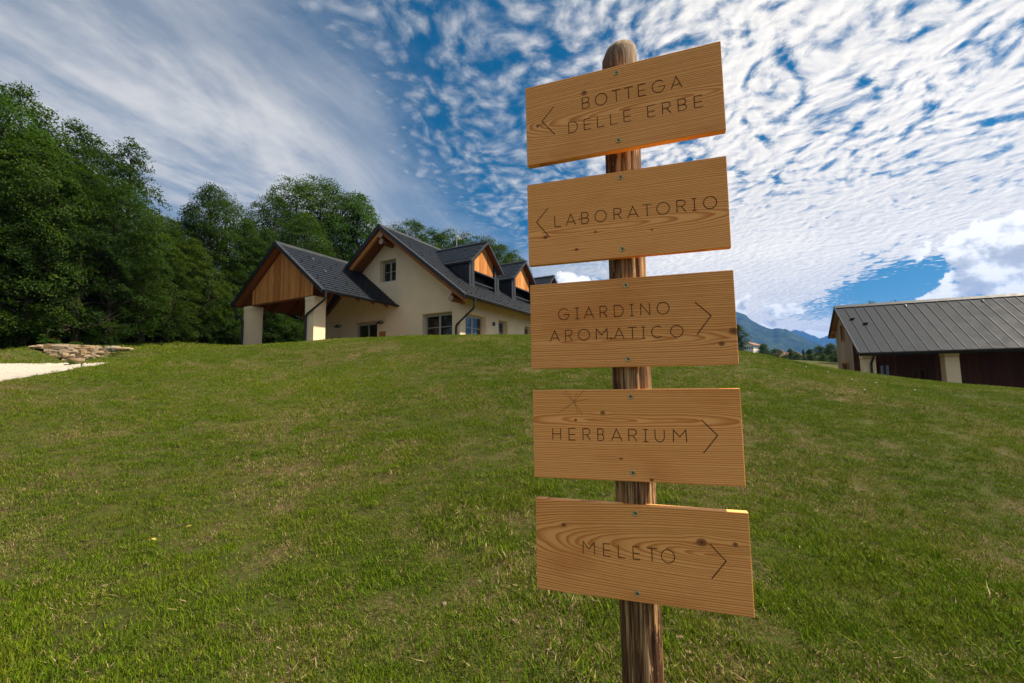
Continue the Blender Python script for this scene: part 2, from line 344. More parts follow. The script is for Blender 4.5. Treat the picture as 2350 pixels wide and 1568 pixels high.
M_SHINGLE = mat('anthracite_shingle', m_dark((.009, .0125, .019), .50), .5, .28)
M_METAL = mat('anthracite_metal', m_dark((.013, .015, .018), .5), .5, .4)
M_BLACK = mat('black_louvre', m_dark((.012, .013, .015), .5), .5, .4)
M_BARNROOF = mat('grey_standing_seam', m_dark((.024, .030, .039), .62), .62, .08)
M_STEEL = mat('steel', lambda n, b: setc(n, b, (.45, .45, .45), rough=.35, metal=.9), .35, .5)
def wood(c0, c1, c2, axis='z', freq=9., rough=.75):
    def f(n, b):
        p = n.coord(); x, y, z = n.sep(p); r = n.orand()
        ro = n.m('MULTIPLY', r, 37.)
        s = {'z': (freq, freq, .55), 'y': (freq, .55, freq), 'x': (.55, freq, freq)}[axis]
        v = n.vm('ADD', n.vm('MULTIPLY', p, s), n.vec(ro, ro, ro))
        g = n.noise(v, 3.2, 5., .6, .6); l = n.noise(v, 14., 3., .6); kn = n.voro(n.vm('MULTIPLY', n.vm('ADD', p, n.vec(ro, ro, ro)), (1, 1, .6)), 3.4)
        k = n.m('ADD', n.m('MULTIPLY', g, .7), n.m('ADD', n.m('MULTIPLY', l, .2), n.m('MULTIPLY', n.m('SUBTRACT', r, .5), .28)))
        c = n.ramp(k, [(.28, c0), (.5, c1), (.72, c2)])
        c = n.mix(n.rng(kn.outputs['Distance'], .085, .045, 0., .75), c, tuple(q*.25 for q in c0))
        setc(n, b, c, n.bump(n.m('ADD', g, n.m('MULTIPLY', l, .5)), .3, .006), n.rng(g, .3, .7, rough-.1, rough+.1))
    return f
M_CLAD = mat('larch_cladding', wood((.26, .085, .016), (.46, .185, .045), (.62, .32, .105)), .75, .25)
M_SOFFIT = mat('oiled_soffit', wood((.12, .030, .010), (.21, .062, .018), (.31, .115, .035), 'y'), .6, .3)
M_LOG = mat('oiled_log', wood((.15, .040, .014), (.24, .075, .024), (.32, .12, .04), 'y', 7.), .6, .3)
M_LOGEND = mat('log_end', wood((.25, .17, .11), (.36, .26, .18), (.46, .36, .26), 'x', 5.), .8, .2)
M_BARNGREY = mat('bleached_cladding', wood((.22, .15, .095), (.34, .245, .165), (.43, .33, .235)), .8, .2)
M_BARNDARK = mat('brown_cladding', wood((.055, .017, .008), (.095, .031, .013), (.14, .052, .022)), .7, .3)
M_TRIM = mat('orange_trim', wood((.25, .10, .035), (.38, .17, .06), (.5, .25, .1)), .7, .3)
M_FRAME = mat('putty_window_paint', lambda n, b: setc(n, b, n.mix(n.noise(n.coord(), 4., 3.), (.30, .285, .24), (.36, .34, .29))), .5, .4)
def m_glass(n, b):
    p = n.coord(); w_ = n.noise(p, 1.6, 2., .5)
    setc(n, b, n.mix(w_, (.006, .005, .004), (.03, .022, .014)), n.bump(w_, .02, .02), .02); b.inputs['Specular IOR Level'].default_value = .65; b.inputs['IOR'].default_value = 1.55
M_GLASS = mat('window_glass', m_glass, .02, .6)
# =====================================================================
# BUILDING HELPERS
# =====================================================================
def wall_mesh(name, a0, a1, z0, z1, openings, th, fn, m_, parent, clips=()):
    A = sorted({a0, a1, *[v for o in openings for v in o[:2]], *[a0+(a1-a0)*i/6 for i in range(7)]}); Z = sorted({z0, z1, *[v for o in openings for v in o[2:]]})
    def solid(i, j):
        if i < 0 or j < 0 or i >= len(A)-1 or j >= len(Z)-1: return False
        a = (A[i]+A[i+1])/2; z = (Z[j]+Z[j+1])/2
        return not any(o[0] < a < o[1] and o[2] < z < o[3] for o in openings)
    b = MB()
    for i in range(len(A)-1):
        for j in range(len(Z)-1):
            if not solid(i, j): continue
            x0, x1, y0, y1 = A[i], A[i+1], Z[j], Z[j+1]
            b.add([(x0, 0, y0), (x1, 0, y0), (x1, 0, y1), (x0, 0, y1)], [(0, 1, 2, 3)]); b.add([(x0, th, y0), (x1, th, y0), (x1, th, y1), (x0, th, y1)], [(3, 2, 1, 0)])
            for di, dj, q in ((-1, 0, [(x0, 0, y0), (x0, 0, y1), (x0, th, y1), (x0, th, y0)]), (1, 0, [(x1, 0, y0), (x1, th, y0), (x1, th, y1), (x1, 0, y1)]),
                              (0, -1, [(x0, 0, y0), (x0, th, y0), (x1, th, y0), (x1, 0, y0)]), (0, 1, [(x0, 0, y1), (x1, 0, y1), (x1, th, y1), (x0, th, y1)])):
                if not solid(i+di, j+dj): b.add(q, [(0, 1, 2, 3)])
    me = mesh_np(name, b.v, b.f); bm = bmesh.new(); bm.from_mesh(me); bmesh.ops.remove_doubles(bm, verts=bm.verts, dist=1e-4)
    for pco, pno in clips:
        bmesh.ops.bisect_plane(bm, geom=bm.verts[:]+bm.edges[:]+bm.faces[:], plane_co=pco, plane_no=pno, clear_outer=True)
    bmesh.ops.recalc_face_normals(bm, faces=bm.faces)
    # soften the plaster arrises of the reveals
    es = [e for e in bm.edges if len(e.link_faces) == 2 and e.calc_face_angle(0) > 1.2 and any(abs(v.co.y) < 1e-4 for v in e.verts) and all(abs(v.co.y) < 1e-4 for v in e.verts)]
    bmesh.ops.bevel(bm, geom=es, offset=.025, segments=3, affect='EDGES')
    for v in bm.verts: v.co = Vector(fn(*v.co))
    bmesh.ops.recalc_face_normals(bm, faces=bm.faces); bm.to_mesh(me); bm.free(); me.materials.append(m_)
    o = bpy.data.objects.new(name, me); link(o, parent); auto_smooth(o, 50); return o
def window(parent, fn, a0, a1, z0, z1, cols, rows, dep, name='window', fw=.07, m_frame=None, leafs=None):
    m_frame = m_frame or M_FRAME
    b = MB(); t0, t1 = dep, dep+.08
    for q in ((a0, a0+fw, z0, z1), (a1-fw, a1, z0, z1), (a0+fw, a1-fw, z1-fw, z1), (a0+fw, a1-fw, z0, z0+fw)): b.box(q[0], q[1], t0, t1, q[2], q[3], fn)
    o = b.build(name, m_frame, parent)
    cw = (a1-a0-2*fw)/cols
    for c in range(cols):
        c0 = a0+fw+cw*c; c1 = c0+cw; s = .055; b = MB()
        for q in ((c0, c0+s, z0+fw, z1-fw), (c1-s, c1, z0+fw, z1-fw), (c0+s, c1-s, z1-fw-s, z1-fw), (c0+s, c1-s, z0+fw, z0+fw+s)): b.box(q[0]+.002, q[1]-.002, t0+.015, t1-.01, q[2], q[3], fn)
        b.build('sash', m_frame, o)
        g0, g1, h0, h1 = c0+s, c1-s, z0+fw+s, z1-fw-s; rh = (h1-h0)/rows
        for r in range(rows):
            MB().box(g0, g1, t0+.04, t0+.052, h0+rh*r+.003, h0+rh*(r+1)-.003, fn).build('pane', M_GLASS, o)
            if r: MB().box(g0, g1, t0+.022, t0+.058, h0+rh*r-.014, h0+rh*r+.014, fn).build('muntin', m_frame, o)
    return o
def slope_boards(parent, name, m_, w, zfun, a0, a1, zb, t0, t1, fn, gap=.006, apex=None, jit=.004):
    a = a0
    while a < a1-.02:
        e = min(a+w, a1); p0, p1 = a+gap/2, e-gap/2
        poly = [(p0, zb), (p1, zb), (p1, zfun(p1))]
        if apex is not None and p0 < apex < p1: poly.append((apex, zfun(apex)))
        poly.append((p0, zfun(p0)))
        j = random.uniform(-jit, jit)
        if zfun((p0+p1)/2) > zb+.03: MB().prism(poly, t0+j, t1+j, fn).build(name, m_, parent)
        a = e
def gutter(parent, p0, p1, side, r=.075):
    prof = [(r*math.cos(t), r*math.sin(t)) for t in np.linspace(math.pi, 2*math.pi, 11)]
    prof = [(-r-.0, .012)]+prof+[(r+.012, .006), (r+.012, .018)]
    b = MB().sweep(prof, p0, p1, side, (0, 0, 1)); b.sweep([(a*.9, z*.9+.004) for a, z in prof[1:-2]], p0, p1, side, (0, 0, 1))
    p0v, p1v, s = Vector(p0), Vector(p1), Vector(side)
    for P in (p0v, p1v):
        b.add([P+s*r*math.cos(t)+Vector((0, 0, r*math.sin(t))) for t in np.linspace(math.pi, 2*math.pi, 9)], [tuple(range(9))])
    o = b.build('gutter', M_METAL, parent); auto_smooth(o, 60)
    n = int((p1v-p0v).length/.9)
    for i in range(n+1):
        P = p0v.lerp(p1v, (i+.3)/(n+.6)); d = (p1v-p0v).normalized()*.015; q = MB()
        pr = [((r+.006)*math.cos(t), (r+.006)*math.sin(t)) for t in np.linspace(math.pi, 2*math.pi, 8)]
        q.sweep(pr, P-d, P+d, s, (0, 0, 1)); q.build('gutter_bracket', M_METAL, o)
    return o
def bend(pts, r=.14, k=5):
    pts = [Vector(p) for p in pts]; out = [pts[0]]
    for i in range(1, len(pts)-1):
        a = (pts[i-1]-pts[i]); c = (pts[i+1]-pts[i]); rr = min(r, a.length*.45, c.length*.45); a.normalize(); c.normalize()
        A_, C_ = pts[i]+a*rr, pts[i]+c*rr
        for t in np.linspace(0, 1, k): out.append(A_*(1-t)**2+pts[i]*2*t*(1-t)+C_*t*t)
    return out+[pts[-1]]
def downpipe(parent, pts, r=.05):
    o = MB().tube(bend(pts), r, 14).build('downpipe', M_METAL, parent); auto_smooth(o, 50)
    p = Vector(pts[-1]); q = Vector(pts[-2])
    for t in (.25, .75):
        c = p.lerp(q, t); MB().tube([c+Vector((0, 0, -.02)), c+Vector((0, 0, .02))], r+.009, 14).build('pipe_clamp', M_METAL, o)
    MB().tube([Vector(pts[0])+Vector((0, 0, .04)), Vector(pts[0])-Vector((0, 0, .1))], [r*1.7, r*1.15], 14).build('outlet', M_METAL, o)
    return o
def shingles(parent, ridge, k, side, l0, l1, rows, pitch, wid, n_single, start, key):
    """anthracite shingles on a slope; the first n_single in key order are objects, the rest one joined piece"""
    th = math.atan(k); ds = Vector((side*math.cos(th), 0, -math.sin(th))); nn = Vector((side*math.sin(th), 0, math.cos(th)))
    me = bpy.data.meshes.new('shingle'); L_, W_ = pitch+.02, wid-.004
    vs = [(0, -W_/2, .0), (L_, -W_/2, .018), (L_, W_/2, .018), (0, W_/2, .0), (0, -W_/2, .004), (L_, -W_/2, .036), (L_, W_/2, .036), (0, W_/2, .004)]
    fs = [(3, 2, 1, 0), (4, 5, 6, 7), (0, 1, 5, 4), (1, 2, 6, 5), (2, 3, 7, 6), (3, 0, 4, 7)]
    me.from_pydata(vs, [], fs); me.materials.append(M_SHINGLE); me.update()
    pl = []
    for r in range(rows):
        c = l0+(wid/2 if r % 2 else 0)-wid/2
        while c < l1+wid*.49:
            a, e = max(c-wid/2, l0), min(c+wid/2, l1)
            if e-a > .05: pl.append((r, (a+e)/2, (e-a)/wid))
            c += wid
    pl.sort(key=key); rest = MB()
    B = Matrix((ds, Vector((0, 1, 0)), nn)).transposed()
    for i, (r, l, s) in enumerate(pl):
        P = Vector(ridge)+ds*(start+r*pitch)+Vector((0, l, 0))+nn*.004
        if i < n_single:
            o = bpy.data.objects.new('shingle', me); link(o, parent); o.location = P; o.rotation_euler = B.to_euler(); o.scale = (1, s, 1)
        else: rest.add([P+B@Vector((v[0], v[1]*s, v[2])) for v in vs], fs)
    if rest.f:
        o = rest.build('shingle_field', M_SHINGLE, parent); o['kind'] = 'stuff'
    return ds, nn, pl
def guards(parent, spots):
    b = MB()
    for P, ds, nn, y in spots:
        P = Vector(P); b.add([P-y*.022, P+y*.022, P+y*.022+ds*.05, P-y*.022+ds*.05, P+nn*.05-y*.018+ds*.04, P+nn*.05+y*.018+ds*.04], [(0, 1, 2, 3), (0, 4, 5, 1), (2, 5, 4, 3), (0, 3, 4), (1, 5, 2)])
    o = b.build('snow_guard', M_BLACK, parent); o['kind'] = 'stuff'; return o
# =====================================================================
# FARMHOUSE   local x = W (to the right, towards the camera), y = L (along the ridge), z above the floor
# =====================================================================
house = empty('farmhouse', (HO[0], HO[1], HF), -YH, 'cream plastered farmhouse with dark shingle roof, dormers and open porch', 'house')
KR = .785; RW = -4.58; RZ = 7.27; HL = 17.0
zt = lambda w: RZ-KR*abs(w-RW)
gab = lambda a, t, z: (a, t, z); rgt = lambda a, t, z: (-t, a, z)
GW = dict(up=(-5.52, -4.32, 4.42, 5.66), low=(-2.42, -.50, .95, 2.36), door=(-7.46, -5.66, .02, 2.30))
clipR = ((RW, 0, RZ-.27), Vector((KR, 0, 1)).normalized()); clipL = ((RW, 0, RZ-.27), Vector((-KR, 0, 1)).normalized())
wall_mesh('gable_wall', -11., 0., -.4, 7.3, list(GW.values()), .45, gab, M_PLASTER, house, [clipR, clipL])
RWIN = [(.52, 2.42, .95, 2.35), (3.80, 4.86, .95, 2.38), (7.06, 8.12, .95, 2.38), (10.4, 12.2, .95, 2.38), (14., 15., .95, 2.38)]
wall_mesh('side_wall', .45, HL, -.4, 3.40, RWIN, .45, rgt, M_PLASTER, house)
MB().box(-11., -10.6, .45, HL, -.4, 1.9).build('back_wall', M_PLASTER, house)
MB().prism([(-10.6, -.4), (-.45, -.4), (-.45, 3.4), (RW, 6.9), (-10.6, 2.1)], HL-.4, HL, gab).build('rear_gable_wall', M_PLASTER, house)
window(house, gab, *GW['up'], 2, 2, .26); window(house, gab, *GW['low'], 2, 2, .26)
for q in RWIN: window(house, rgt, *q, 2 if q[1]-q[0] > 1.3 else 1, 2, .26)
door = window(house, gab, *GW['door'], 2, 1, .26, 'door', .10)
MB().tube([(-6.50, .25, 1.1), (-6.50, .19, 1.1), (-6.62, .19, 1.1)], .012, 8).build('handle', M_STEEL, door)
# main roof
def roof_slab(name, m_, w0, z0, w1, z1, th, l0, l1, off=0.): return MB().prism([(w0, z0-off), (w1, z1-off), (w1, z1-off-th), (w0, z0-off-th)], l0, l1, gab).build(name, m_, house)
roof = roof_slab('roof', M_METAL, RW, RZ, 1.0, zt(1.0), .05, -1.0, HL+.8)
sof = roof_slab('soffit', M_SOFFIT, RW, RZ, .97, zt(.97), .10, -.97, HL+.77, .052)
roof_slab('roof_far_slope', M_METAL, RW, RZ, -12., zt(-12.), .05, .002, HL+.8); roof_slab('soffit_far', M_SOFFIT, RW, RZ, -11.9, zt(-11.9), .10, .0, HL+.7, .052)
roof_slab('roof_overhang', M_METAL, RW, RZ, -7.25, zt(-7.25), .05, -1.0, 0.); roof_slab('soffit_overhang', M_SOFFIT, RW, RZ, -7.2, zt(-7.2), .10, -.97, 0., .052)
for s, w1 in ((1, 1.03), (-1, -7.3)):
    o = MB().prism([(RW, RZ+.05), (w1, zt(w1)+.05), (w1, zt(w1)-.17), (RW, RZ-.17)], -1.05, -.985, gab).build('verge_trim', M_METAL, house)
    MB().prism([(RW, RZ+.055), (w1, zt(w1)+.055), (w1, zt(w1)+.03), (RW, RZ+.03)], -1.07, -.86, gab).build('verge_cap', M_METAL, o)
    w2 = .92 if s > 0 else -7.2
    MB().prism([(RW, RZ-.16), (w2, zt(w2)-.16), (w2, zt(w2)-.40), (RW, RZ-.40)], -.90, -.76, gab).build('verge_rafter', M_CLAD, house)
o = MB().prism([(RW-.18, RZ-.10), (RW, RZ+.075), (RW+.18, RZ-.10), (RW+.18, RZ-.06), (RW, RZ+.115), (RW-.18, RZ-.06)], -1.06, HL+.8, gab).build('ridge_cap', M_METAL, house)
def log(parent, w, z, l0, l1, r, name='purlin'):
    pts = [(w, l, z) for l in np.linspace(l0, l1, 7)]; o = MB().tube(pts, [r*random.uniform(.96, 1.04) for _ in pts], 10, True).build(name, M_LOG, parent); auto_smooth(o, 32)
    o.data.materials.append(M_LOGEND)
    for p in o.data.polygons:
        if abs(p.normal.y) > .9 and p.center.y < l0+.05: p.material_index = 1
    return o
log(house, RW, RZ-.52, -.92, .2, .15); log(house, RW, RZ-.83, -.86, .2, .16)
log(house, .05, zt(.05)-.50, -.90, .2, .145); log(house, .05, zt(.05)-.79, -.84, .2, .155)
dsR, nnR, plR = shingles(roof, (RW, 0, RZ), KR, 1, -.92, HL+.75, 27, .262, .42, 95, .02, lambda q: q[1]+.02*q[0])
yv = Vector((0, 1, 0)); sp = []
for r in (3, 5, 7, 9, 11, 13, 15, 17, 19, 21):
    for i, l in enumerate(np.arange(-.4+.42*(r % 4 == 1), HL, 1.68)): sp.append((Vector((RW, l, RZ))+dsR*(r*.262+.2)+nnR*.03, dsR, nnR, yv))
for r in (23, 24.5, 25.6):
    for l in np.arange(-.6+(r % 1)*.6, HL, .84): sp.append((Vector((RW, l, RZ))+dsR*(r*.262+.1)+nnR*.03, dsR, nnR, yv))
guards(roof, sp)
gutter(house, (1.06, -1.02, zt(1.0)-.03), (1.06, HL+.8, zt(1.0)-.03), (1, 0, 0))
downpipe(house, [(1.05, -.28, 2.78), (1.05, -.28, 2.38), (-.20, -.065, 1.62), (-.20, -.065, -.3)])
# dormers
def dormer(c, individual):
    F = -.35; hz = 5.27; ap = 6.71; hwid = 1.68; kd = (ap-hz)/hwid; zd = lambda l: ap-kd*abs(l-c)
    dl = lambda a, t, z: (t, a, z)
    d = bpy.data.objects.new('dormer', None); link(d, house); d.empty_display_size = .2
    for s in (-1, 1):
        l = c+s*1.52; MB().prism([(F, 3.75), (F, 5.34), (-2.2, 5.34)], l-.04, l+.04, gab).build('cheek', M_METAL, d)
    for s in (-1, 1):                                # front corner panels with a standing seam
        a0, a1 = (c-1.57, c-1.06) if s < 0 else (c+1.06, c+1.57)
        MB().prism([(a0, 3.80), (a1, 3.80), (a1, zd(a1)-.10), (a0, zd(a0)-.10)], F-.05, F+.006, dl).build('front_panel', M_METAL, d)
        MB().box(F, F+.03, (a0+a1)/2-.012, (a0+a1)/2+.012, 3.85, zd((a0+a1)/2)-.14).build('seam', M_METAL, d)
        MB().box(F-.05, F+.035, a0-.01, a1+.01, 3.86, 4.02).build('apron', M_METAL, d)
        for q in np.arange(.35, 1.6, .42):           # seams of the cheek
            z0 = zt(F-q)-.02
            if z0 < 5.2: MB().box(F-q-.01, F-q+.01, c+s*1.56, c+s*1.585, z0, 5.26).build('seam', M_METAL, d)
    slope_boards(d, 'plank', M_CLAD, .155, lambda a: zd(a)-.14, c-1.04, c+1.04, 4.86, F-.13, F-.09, dl, .006, c, .002)
    MB().box(F-.16, F+.02, c-1.06, c+1.06, 4.79, 4.855).build('head_rail', M_METAL, d)
    MB().box(F-.62, F-.58, c-1.06, c+1.06, 3.6, 4.79).build('louvre', M_BLACK, d)
    MB().prism([(F-.56, 4.55), (F-.30, 4.40), (F-.30, 4.36), (F-.56, 4.50)], c-1.05, c+1.05, gab).build('louvre_blade', M_BLACK, d)
    MB().box(F-.18, F-.06, c-1.06, c+1.06, 4.20, 4.27).build('sill_rail', M_METAL, d)
    MB().box(F-.30, F-.02, c-1.06, c+1.06, 3.72, 3.98).build('sill_panel', M_METAL, d)
    for s in (-1, 1):
        MB().prism([(c, ap), (c+s*hwid, zd(c+s*hwid)), (c+s*hwid, zd(c+s*hwid)-.10), (c, ap-.10)], -3.98, F+.20, dl).build('roof_slab', M_METAL, d)
        MB().prism([(c, ap+.03), (c+s*(hwid+.03), zd(c+s*(hwid+.03))+.03), (c+s*(hwid+.03), zd(c+s*(hwid+.03))-.13), (c, ap-.13)], F+.203, F+.25, dl).build('verge_trim', M_METAL, d)
        MB().prism([(c+s*.02, ap-.105), (c+s*(hwid-.06), zd(c+s*(hwid-.06))-.105), (c+s*(hwid-.06), zd(c+s*(hwid-.06))-.15), (c+s*.02, ap-.15)], F-.06, F+.19, dl).build('soffit', M_SOFFIT, d)
    MB().prism([(c-.14, ap-.06), (c, ap+.06), (c+.14, ap-.06), (c+.14, ap-.03), (c, ap+.09), (c-.14, ap-.03)], -4.1, F+.25, dl).build('ridge_cap', M_METAL, d)
    th = math.atan(kd); b = MB(); sp = []
    for s in (-1, 1):
        ds = Vector((0, s*math.cos(th), -math.sin(th))); nn = Vector((0, s*math.sin(th), math.cos(th))); n_ = int(2.1/.24)
        for r in range(n_):
            x = F+.18+(-.21 if r % 2 else 0)
            x1 = x
            while x1 > -3.6:
                x0 = x1-.41; xa = min(x1, F+.18); P = Vector((0, c, ap))+ds*(.03+r*.24)+nn*.004
                if xa-x0 > .05:
                    q = [P+Vector((xa-.005, 0, 0)), P+Vector((x0+.005, 0, 0)), P+Vector((x0+.005, 0, 0))+ds*.255+nn*.016, P+Vector((xa-.005, 0, 0))+ds*.255+nn*.016]
                    b.add(q+[p_+nn*.007 for p_ in q], [(4, 5, 6, 7), (0, 1, 5, 4), (1, 2, 6, 5), (2, 3, 7, 6), (3, 0, 4, 7)])
                    if (r in (2, 5) and random.random() < .3) or (r >= 7 and random.random() < .5): sp.append((P+Vector(((xa+x0)/2, 0, 0))+ds*.2+nn*.02, ds, nn, Vector((1, 0, 0))))
                x1 -= .42
    o = b.build('shingle_field', M_SHINGLE, d); o['kind'] = 'stuff'; guards(d, sp)
for c in (2.90, 7.62, 12.3): dormer(c, c < 5)
# porch
PW = -7.65; PZ = 5.76; KP = .78; PE = (-11.15, -4.15); PL = -4.8
zp = lambda w: PZ-KP*abs(w-PW)
proof = MB().prism([(PW, PZ), (PE[1], zp(PE[1])), (PE[1], zp(PE[1])-.05), (PW, PZ-.05)], PL, -.002, gab).build('porch_roof', M_METAL, house)
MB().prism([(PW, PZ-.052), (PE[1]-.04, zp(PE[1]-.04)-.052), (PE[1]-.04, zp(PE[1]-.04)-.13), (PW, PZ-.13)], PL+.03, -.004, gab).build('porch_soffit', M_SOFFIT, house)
MB().prism([(PW, PZ), (PE[0], zp(PE[0])), (PE[0], zp(PE[0])-.05), (PW, PZ-.05)], PL, 1.2, gab).build('porch_roof_far_slope', M_METAL, house)
w_ = -11.1
i = 0
while i < 16:                                              # soffit boards under the far slope, seen from below
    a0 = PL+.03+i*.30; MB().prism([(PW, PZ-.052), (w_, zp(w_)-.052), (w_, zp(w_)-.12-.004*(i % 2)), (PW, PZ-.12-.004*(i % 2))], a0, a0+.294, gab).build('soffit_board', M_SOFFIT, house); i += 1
for s, e in ((1, PE[1]+.03), (-1, PE[0]-.03)):
    o = MB().prism([(PW, PZ+.05), (e, zp(e)+.05), (e, zp(e)-.16), (PW, PZ-.16)], PL-.05, PL+.012, gab).build('verge_trim', M_METAL, house)
    MB().prism([(PW, PZ+.055), (e, zp(e)+.055), (e, zp(e)+.03), (PW, PZ+.03)], PL-.07, PL+.13, gab).build('verge_cap', M_METAL, o)
    for l in (-3.55, -2.6, -1.65, -.7):
        MB().prism([(PW, PZ-.135), (e-s*.1, zp(e-s*.1)-.135), (e-s*.1, zp(e-s*.1)-.29), (PW, PZ-.29)], l-.055, l+.055, gab).build('rafter', M_SOFFIT, house)
MB().prism([(PW-.16, PZ-.09), (PW, PZ+.07), (PW+.16, PZ-.09), (PW+.16, PZ-.05), (PW, PZ+.105), (PW-.16, PZ-.05)], PL-.06, .3, gab).build('ridge_cap', M_METAL, house)
dsP, nnP, plP = shingles(proof, (PW, 0, PZ), KP, 1, PL+.10, -.03, 17, .258, .42, 205, .03, lambda q: q[0])
sp = []
for r in range(2, 14, 1):
    for l in np.arange(PL+.42+.84*(r % 2)-.35*(r % 3), -.2, 1.68): sp.append((Vector((PW, l, PZ))+dsP*(r*.258+.2)+nnP*.03, dsP, nnP, yv))
for r in (14.1, 15.2, 16.1):
    for l in np.arange(PL+.3, -.1, .63): sp.append((Vector((PW, l, PZ))+dsP*(r*.258+.1)+nnP*.03, dsP, nnP, yv))
guards(proof, sp)
for r, l in ((3.2, -3.3), (8.3, -3.35)):
    P = Vector((PW, l, PZ))+dsP*(r*.258)+nnP*.05; MB().tube([P, P+dsP*.12+nnP*.03, P+dsP*.22], .012, 8).build('roof_hook', M_STEEL, proof)
gutter(house, (PE[1]+.06, PL-.02, zp(PE[1])-.03), (PE[1]+.06, .02, zp(PE[1])-.03), (1, 0, 0)); gutter(house, (PE[0]-.06, PL-.02, zp(PE[0])-.03), (PE[0]-.06, 1.2, zp(PE[0])-.03), (1, 0, 0))
for w0 in (-10.72, -5.76):
    p_ = MB().box(w0, w0+.65, -4.46, -3.81, -.5, 2.70).build('pillar', M_PLASTER, house, bevel=.012)
    MB().box(w0-.012, w0+.662, -4.472, -3.798, 2.715, 2.90).build('capital', M_PLASTER, p_, bevel=.01)
    MB().box(w0+.02, w0+.63, -4.44, -3.83, 2.69, 2.725).build('neck', M_PLASTER, p_)
slope_boards(house, 'gable_plank', M_CLAD, .145, lambda a: zp(a)-.24, -10.06, -5.30, 2.95, -4.42, -4.385, gab, .005, PW, .003)
MB().box(-10.06, -5.78, -4.375, -4.18, 2.92, 3.2).build('tie_beam', M_LOG, house)
for w0 in (-10.42, -5.42): log(house, w0, 3.66, -4.36, .2, .155, 'wall_plate')
log(house, PW, PZ-.32, -4.37, .1, .15, 'porch_ridge_purlin')
for w0, s in ((-10.42, -1), (-5.42, 1)):                  # braces from pillar to wall plate
    MB().tube([(w0, -3.8, 2.3), (w0, -3.05, 3.55)], .08, 8).build('brace', M_LOG, house)
MB().box(-10.72, -10.2, -.6, -.1, -.5, 2.92).build('rear_pillar', M_PLASTER, house, bevel=.012)
downpipe(house, [(-4.10, -4.66, 2.92), (-4.10, -4.66, 2.60), (-5.60, -4.525, 2.02), (-5.60, -4.525, -.4)]); downpipe(house, [(-11.22, -4.62, 2.92), (-11.22, -4.62, 2.55), (-10.66, -4.525, 2.22), (-10.66, -4.525, -.5)])
MB().box(-11.3, -3.9, -5.0, 0, -.25, -.02).build('porch_floor', M_LOGEND, house)
cab = empty('cabinet', hw(-8.42, -.36)+(HF-.02,), -YH, 'dark wooden cabinet standing against the wall under the porch', 'cabinet')
MB().box(-.5, .5, -.2, .2, .06, 1.48).build('body', M_BARNDARK, cab, bevel=.01)
for s_ in (-1, 1):
    d_ = MB().box(-.47 if s_ < 0 else .01, -.01 if s_ < 0 else .47, -.222, -.203, .1, 1.42).build('cabinet_door', M_BARNDARK, cab); MB().tube([(s_*.06, -.222, .8), (s_*.06, -.25, .8)], .015, 10).build('knob', M_BLACK, d_)
    for t_ in (-1, 1): MB().box(s_*.44-.04, s_*.44+.04, t_*.14-.04, t_*.14+.04, 0, .058).build('foot', M_BARNDARK, cab)
# lamps, plaque, antenna
def wall_lamp(w, z):
    o = MB().tube(bend([(w, -.01, z+.02), (w, -.16, z+.12), (w, -.28, z+.02)], .1), .014, 8).build('wall_lamp', M_BLACK, house)
    pr = [(.02, .06), (.05, .05), (.065, .0), (.10, -.035), (.20, -.075), (.205, -.085), (.19, -.08)]; b = MB(); n = 20
    vs = [(w+r*math.cos(2*math.pi*k/n), -.28+r*math.sin(2*math.pi*k/n), z+h) for r, h in pr for k in range(n)]
    b.add(vs, [(i*n+k, i*n+(k+1) % n, (i+1)*n+(k+1) % n, (i+1)*n+k) for i in range(len(pr)-1) for k in range(n)])
    auto_smooth(b.build('lamp_shade', M_BLACK, o), 50); MB().tube([(w, -.012, z+.02), (w, 0, z+.02)], .05, 14).build('back_plate', M_BLACK, o)
wall_lamp(-8.60, 2.20); wall_lamp(-5.22, 2.16)
o = MB().box(0.001, .10, 3.14, 3.26, 1.93, 2.14).build('side_lamp', M_BLACK, house, bevel=.006); MB().tube([(.05, 3.2, 1.93), (.05, 3.2, 1.90)], .03, 12).build('lens', M_STEEL, o)
MB().box(-5.44, -4.98, -.03, -.001, 1.22, 1.66).build('plaque', M_CLAD, house, bevel=.004)
def antenna():
    b = (-3.95, 5.2); base = Vector((b[0], b[1], zt(b[0])-.1)); top = base+Vector((0, 0, 2.15))
    o = MB().tube([base, top], .022, 10).build('antenna', M_STEEL, house); dx = Vector((.80, .60, .02)).normalized(); up = Vector((0, 0, 1)); sd = dx.cross(up).normalized()
    c = top-up*.28; MB().tube([c-dx*.25, c+dx*.95], .014, 8).build('boom', M_STEEL, o)
    for t, h in ((-.2, .34), (.0, .31), (.2, .29), (.38, .26)):
        p = c+dx*t; MB().tube([p-(sd*.4+up*.9)*h, p+(sd*.4+up*.9)*h], .008, 6).build('element', M_STEEL, o)
    e = c+dx*.95
    for s1, s2 in ((1, 1), (1, -1), (-1, 1), (-1, -1)): MB().tube([c+dx*.30, e+up*.16*s1+sd*.12*s2], .008, 6).build('reflector_rod', M_STEEL, o)
    MB().tube([e+up*.17, e-up*.17], .010, 6).build('element', M_STEEL, o)
    for k in range(5): MB().tube([c-dx*.05, c+dx*(.1+.12*k)-up*.42], .005, 5).build('stay', M_STEEL, o)
antenna()
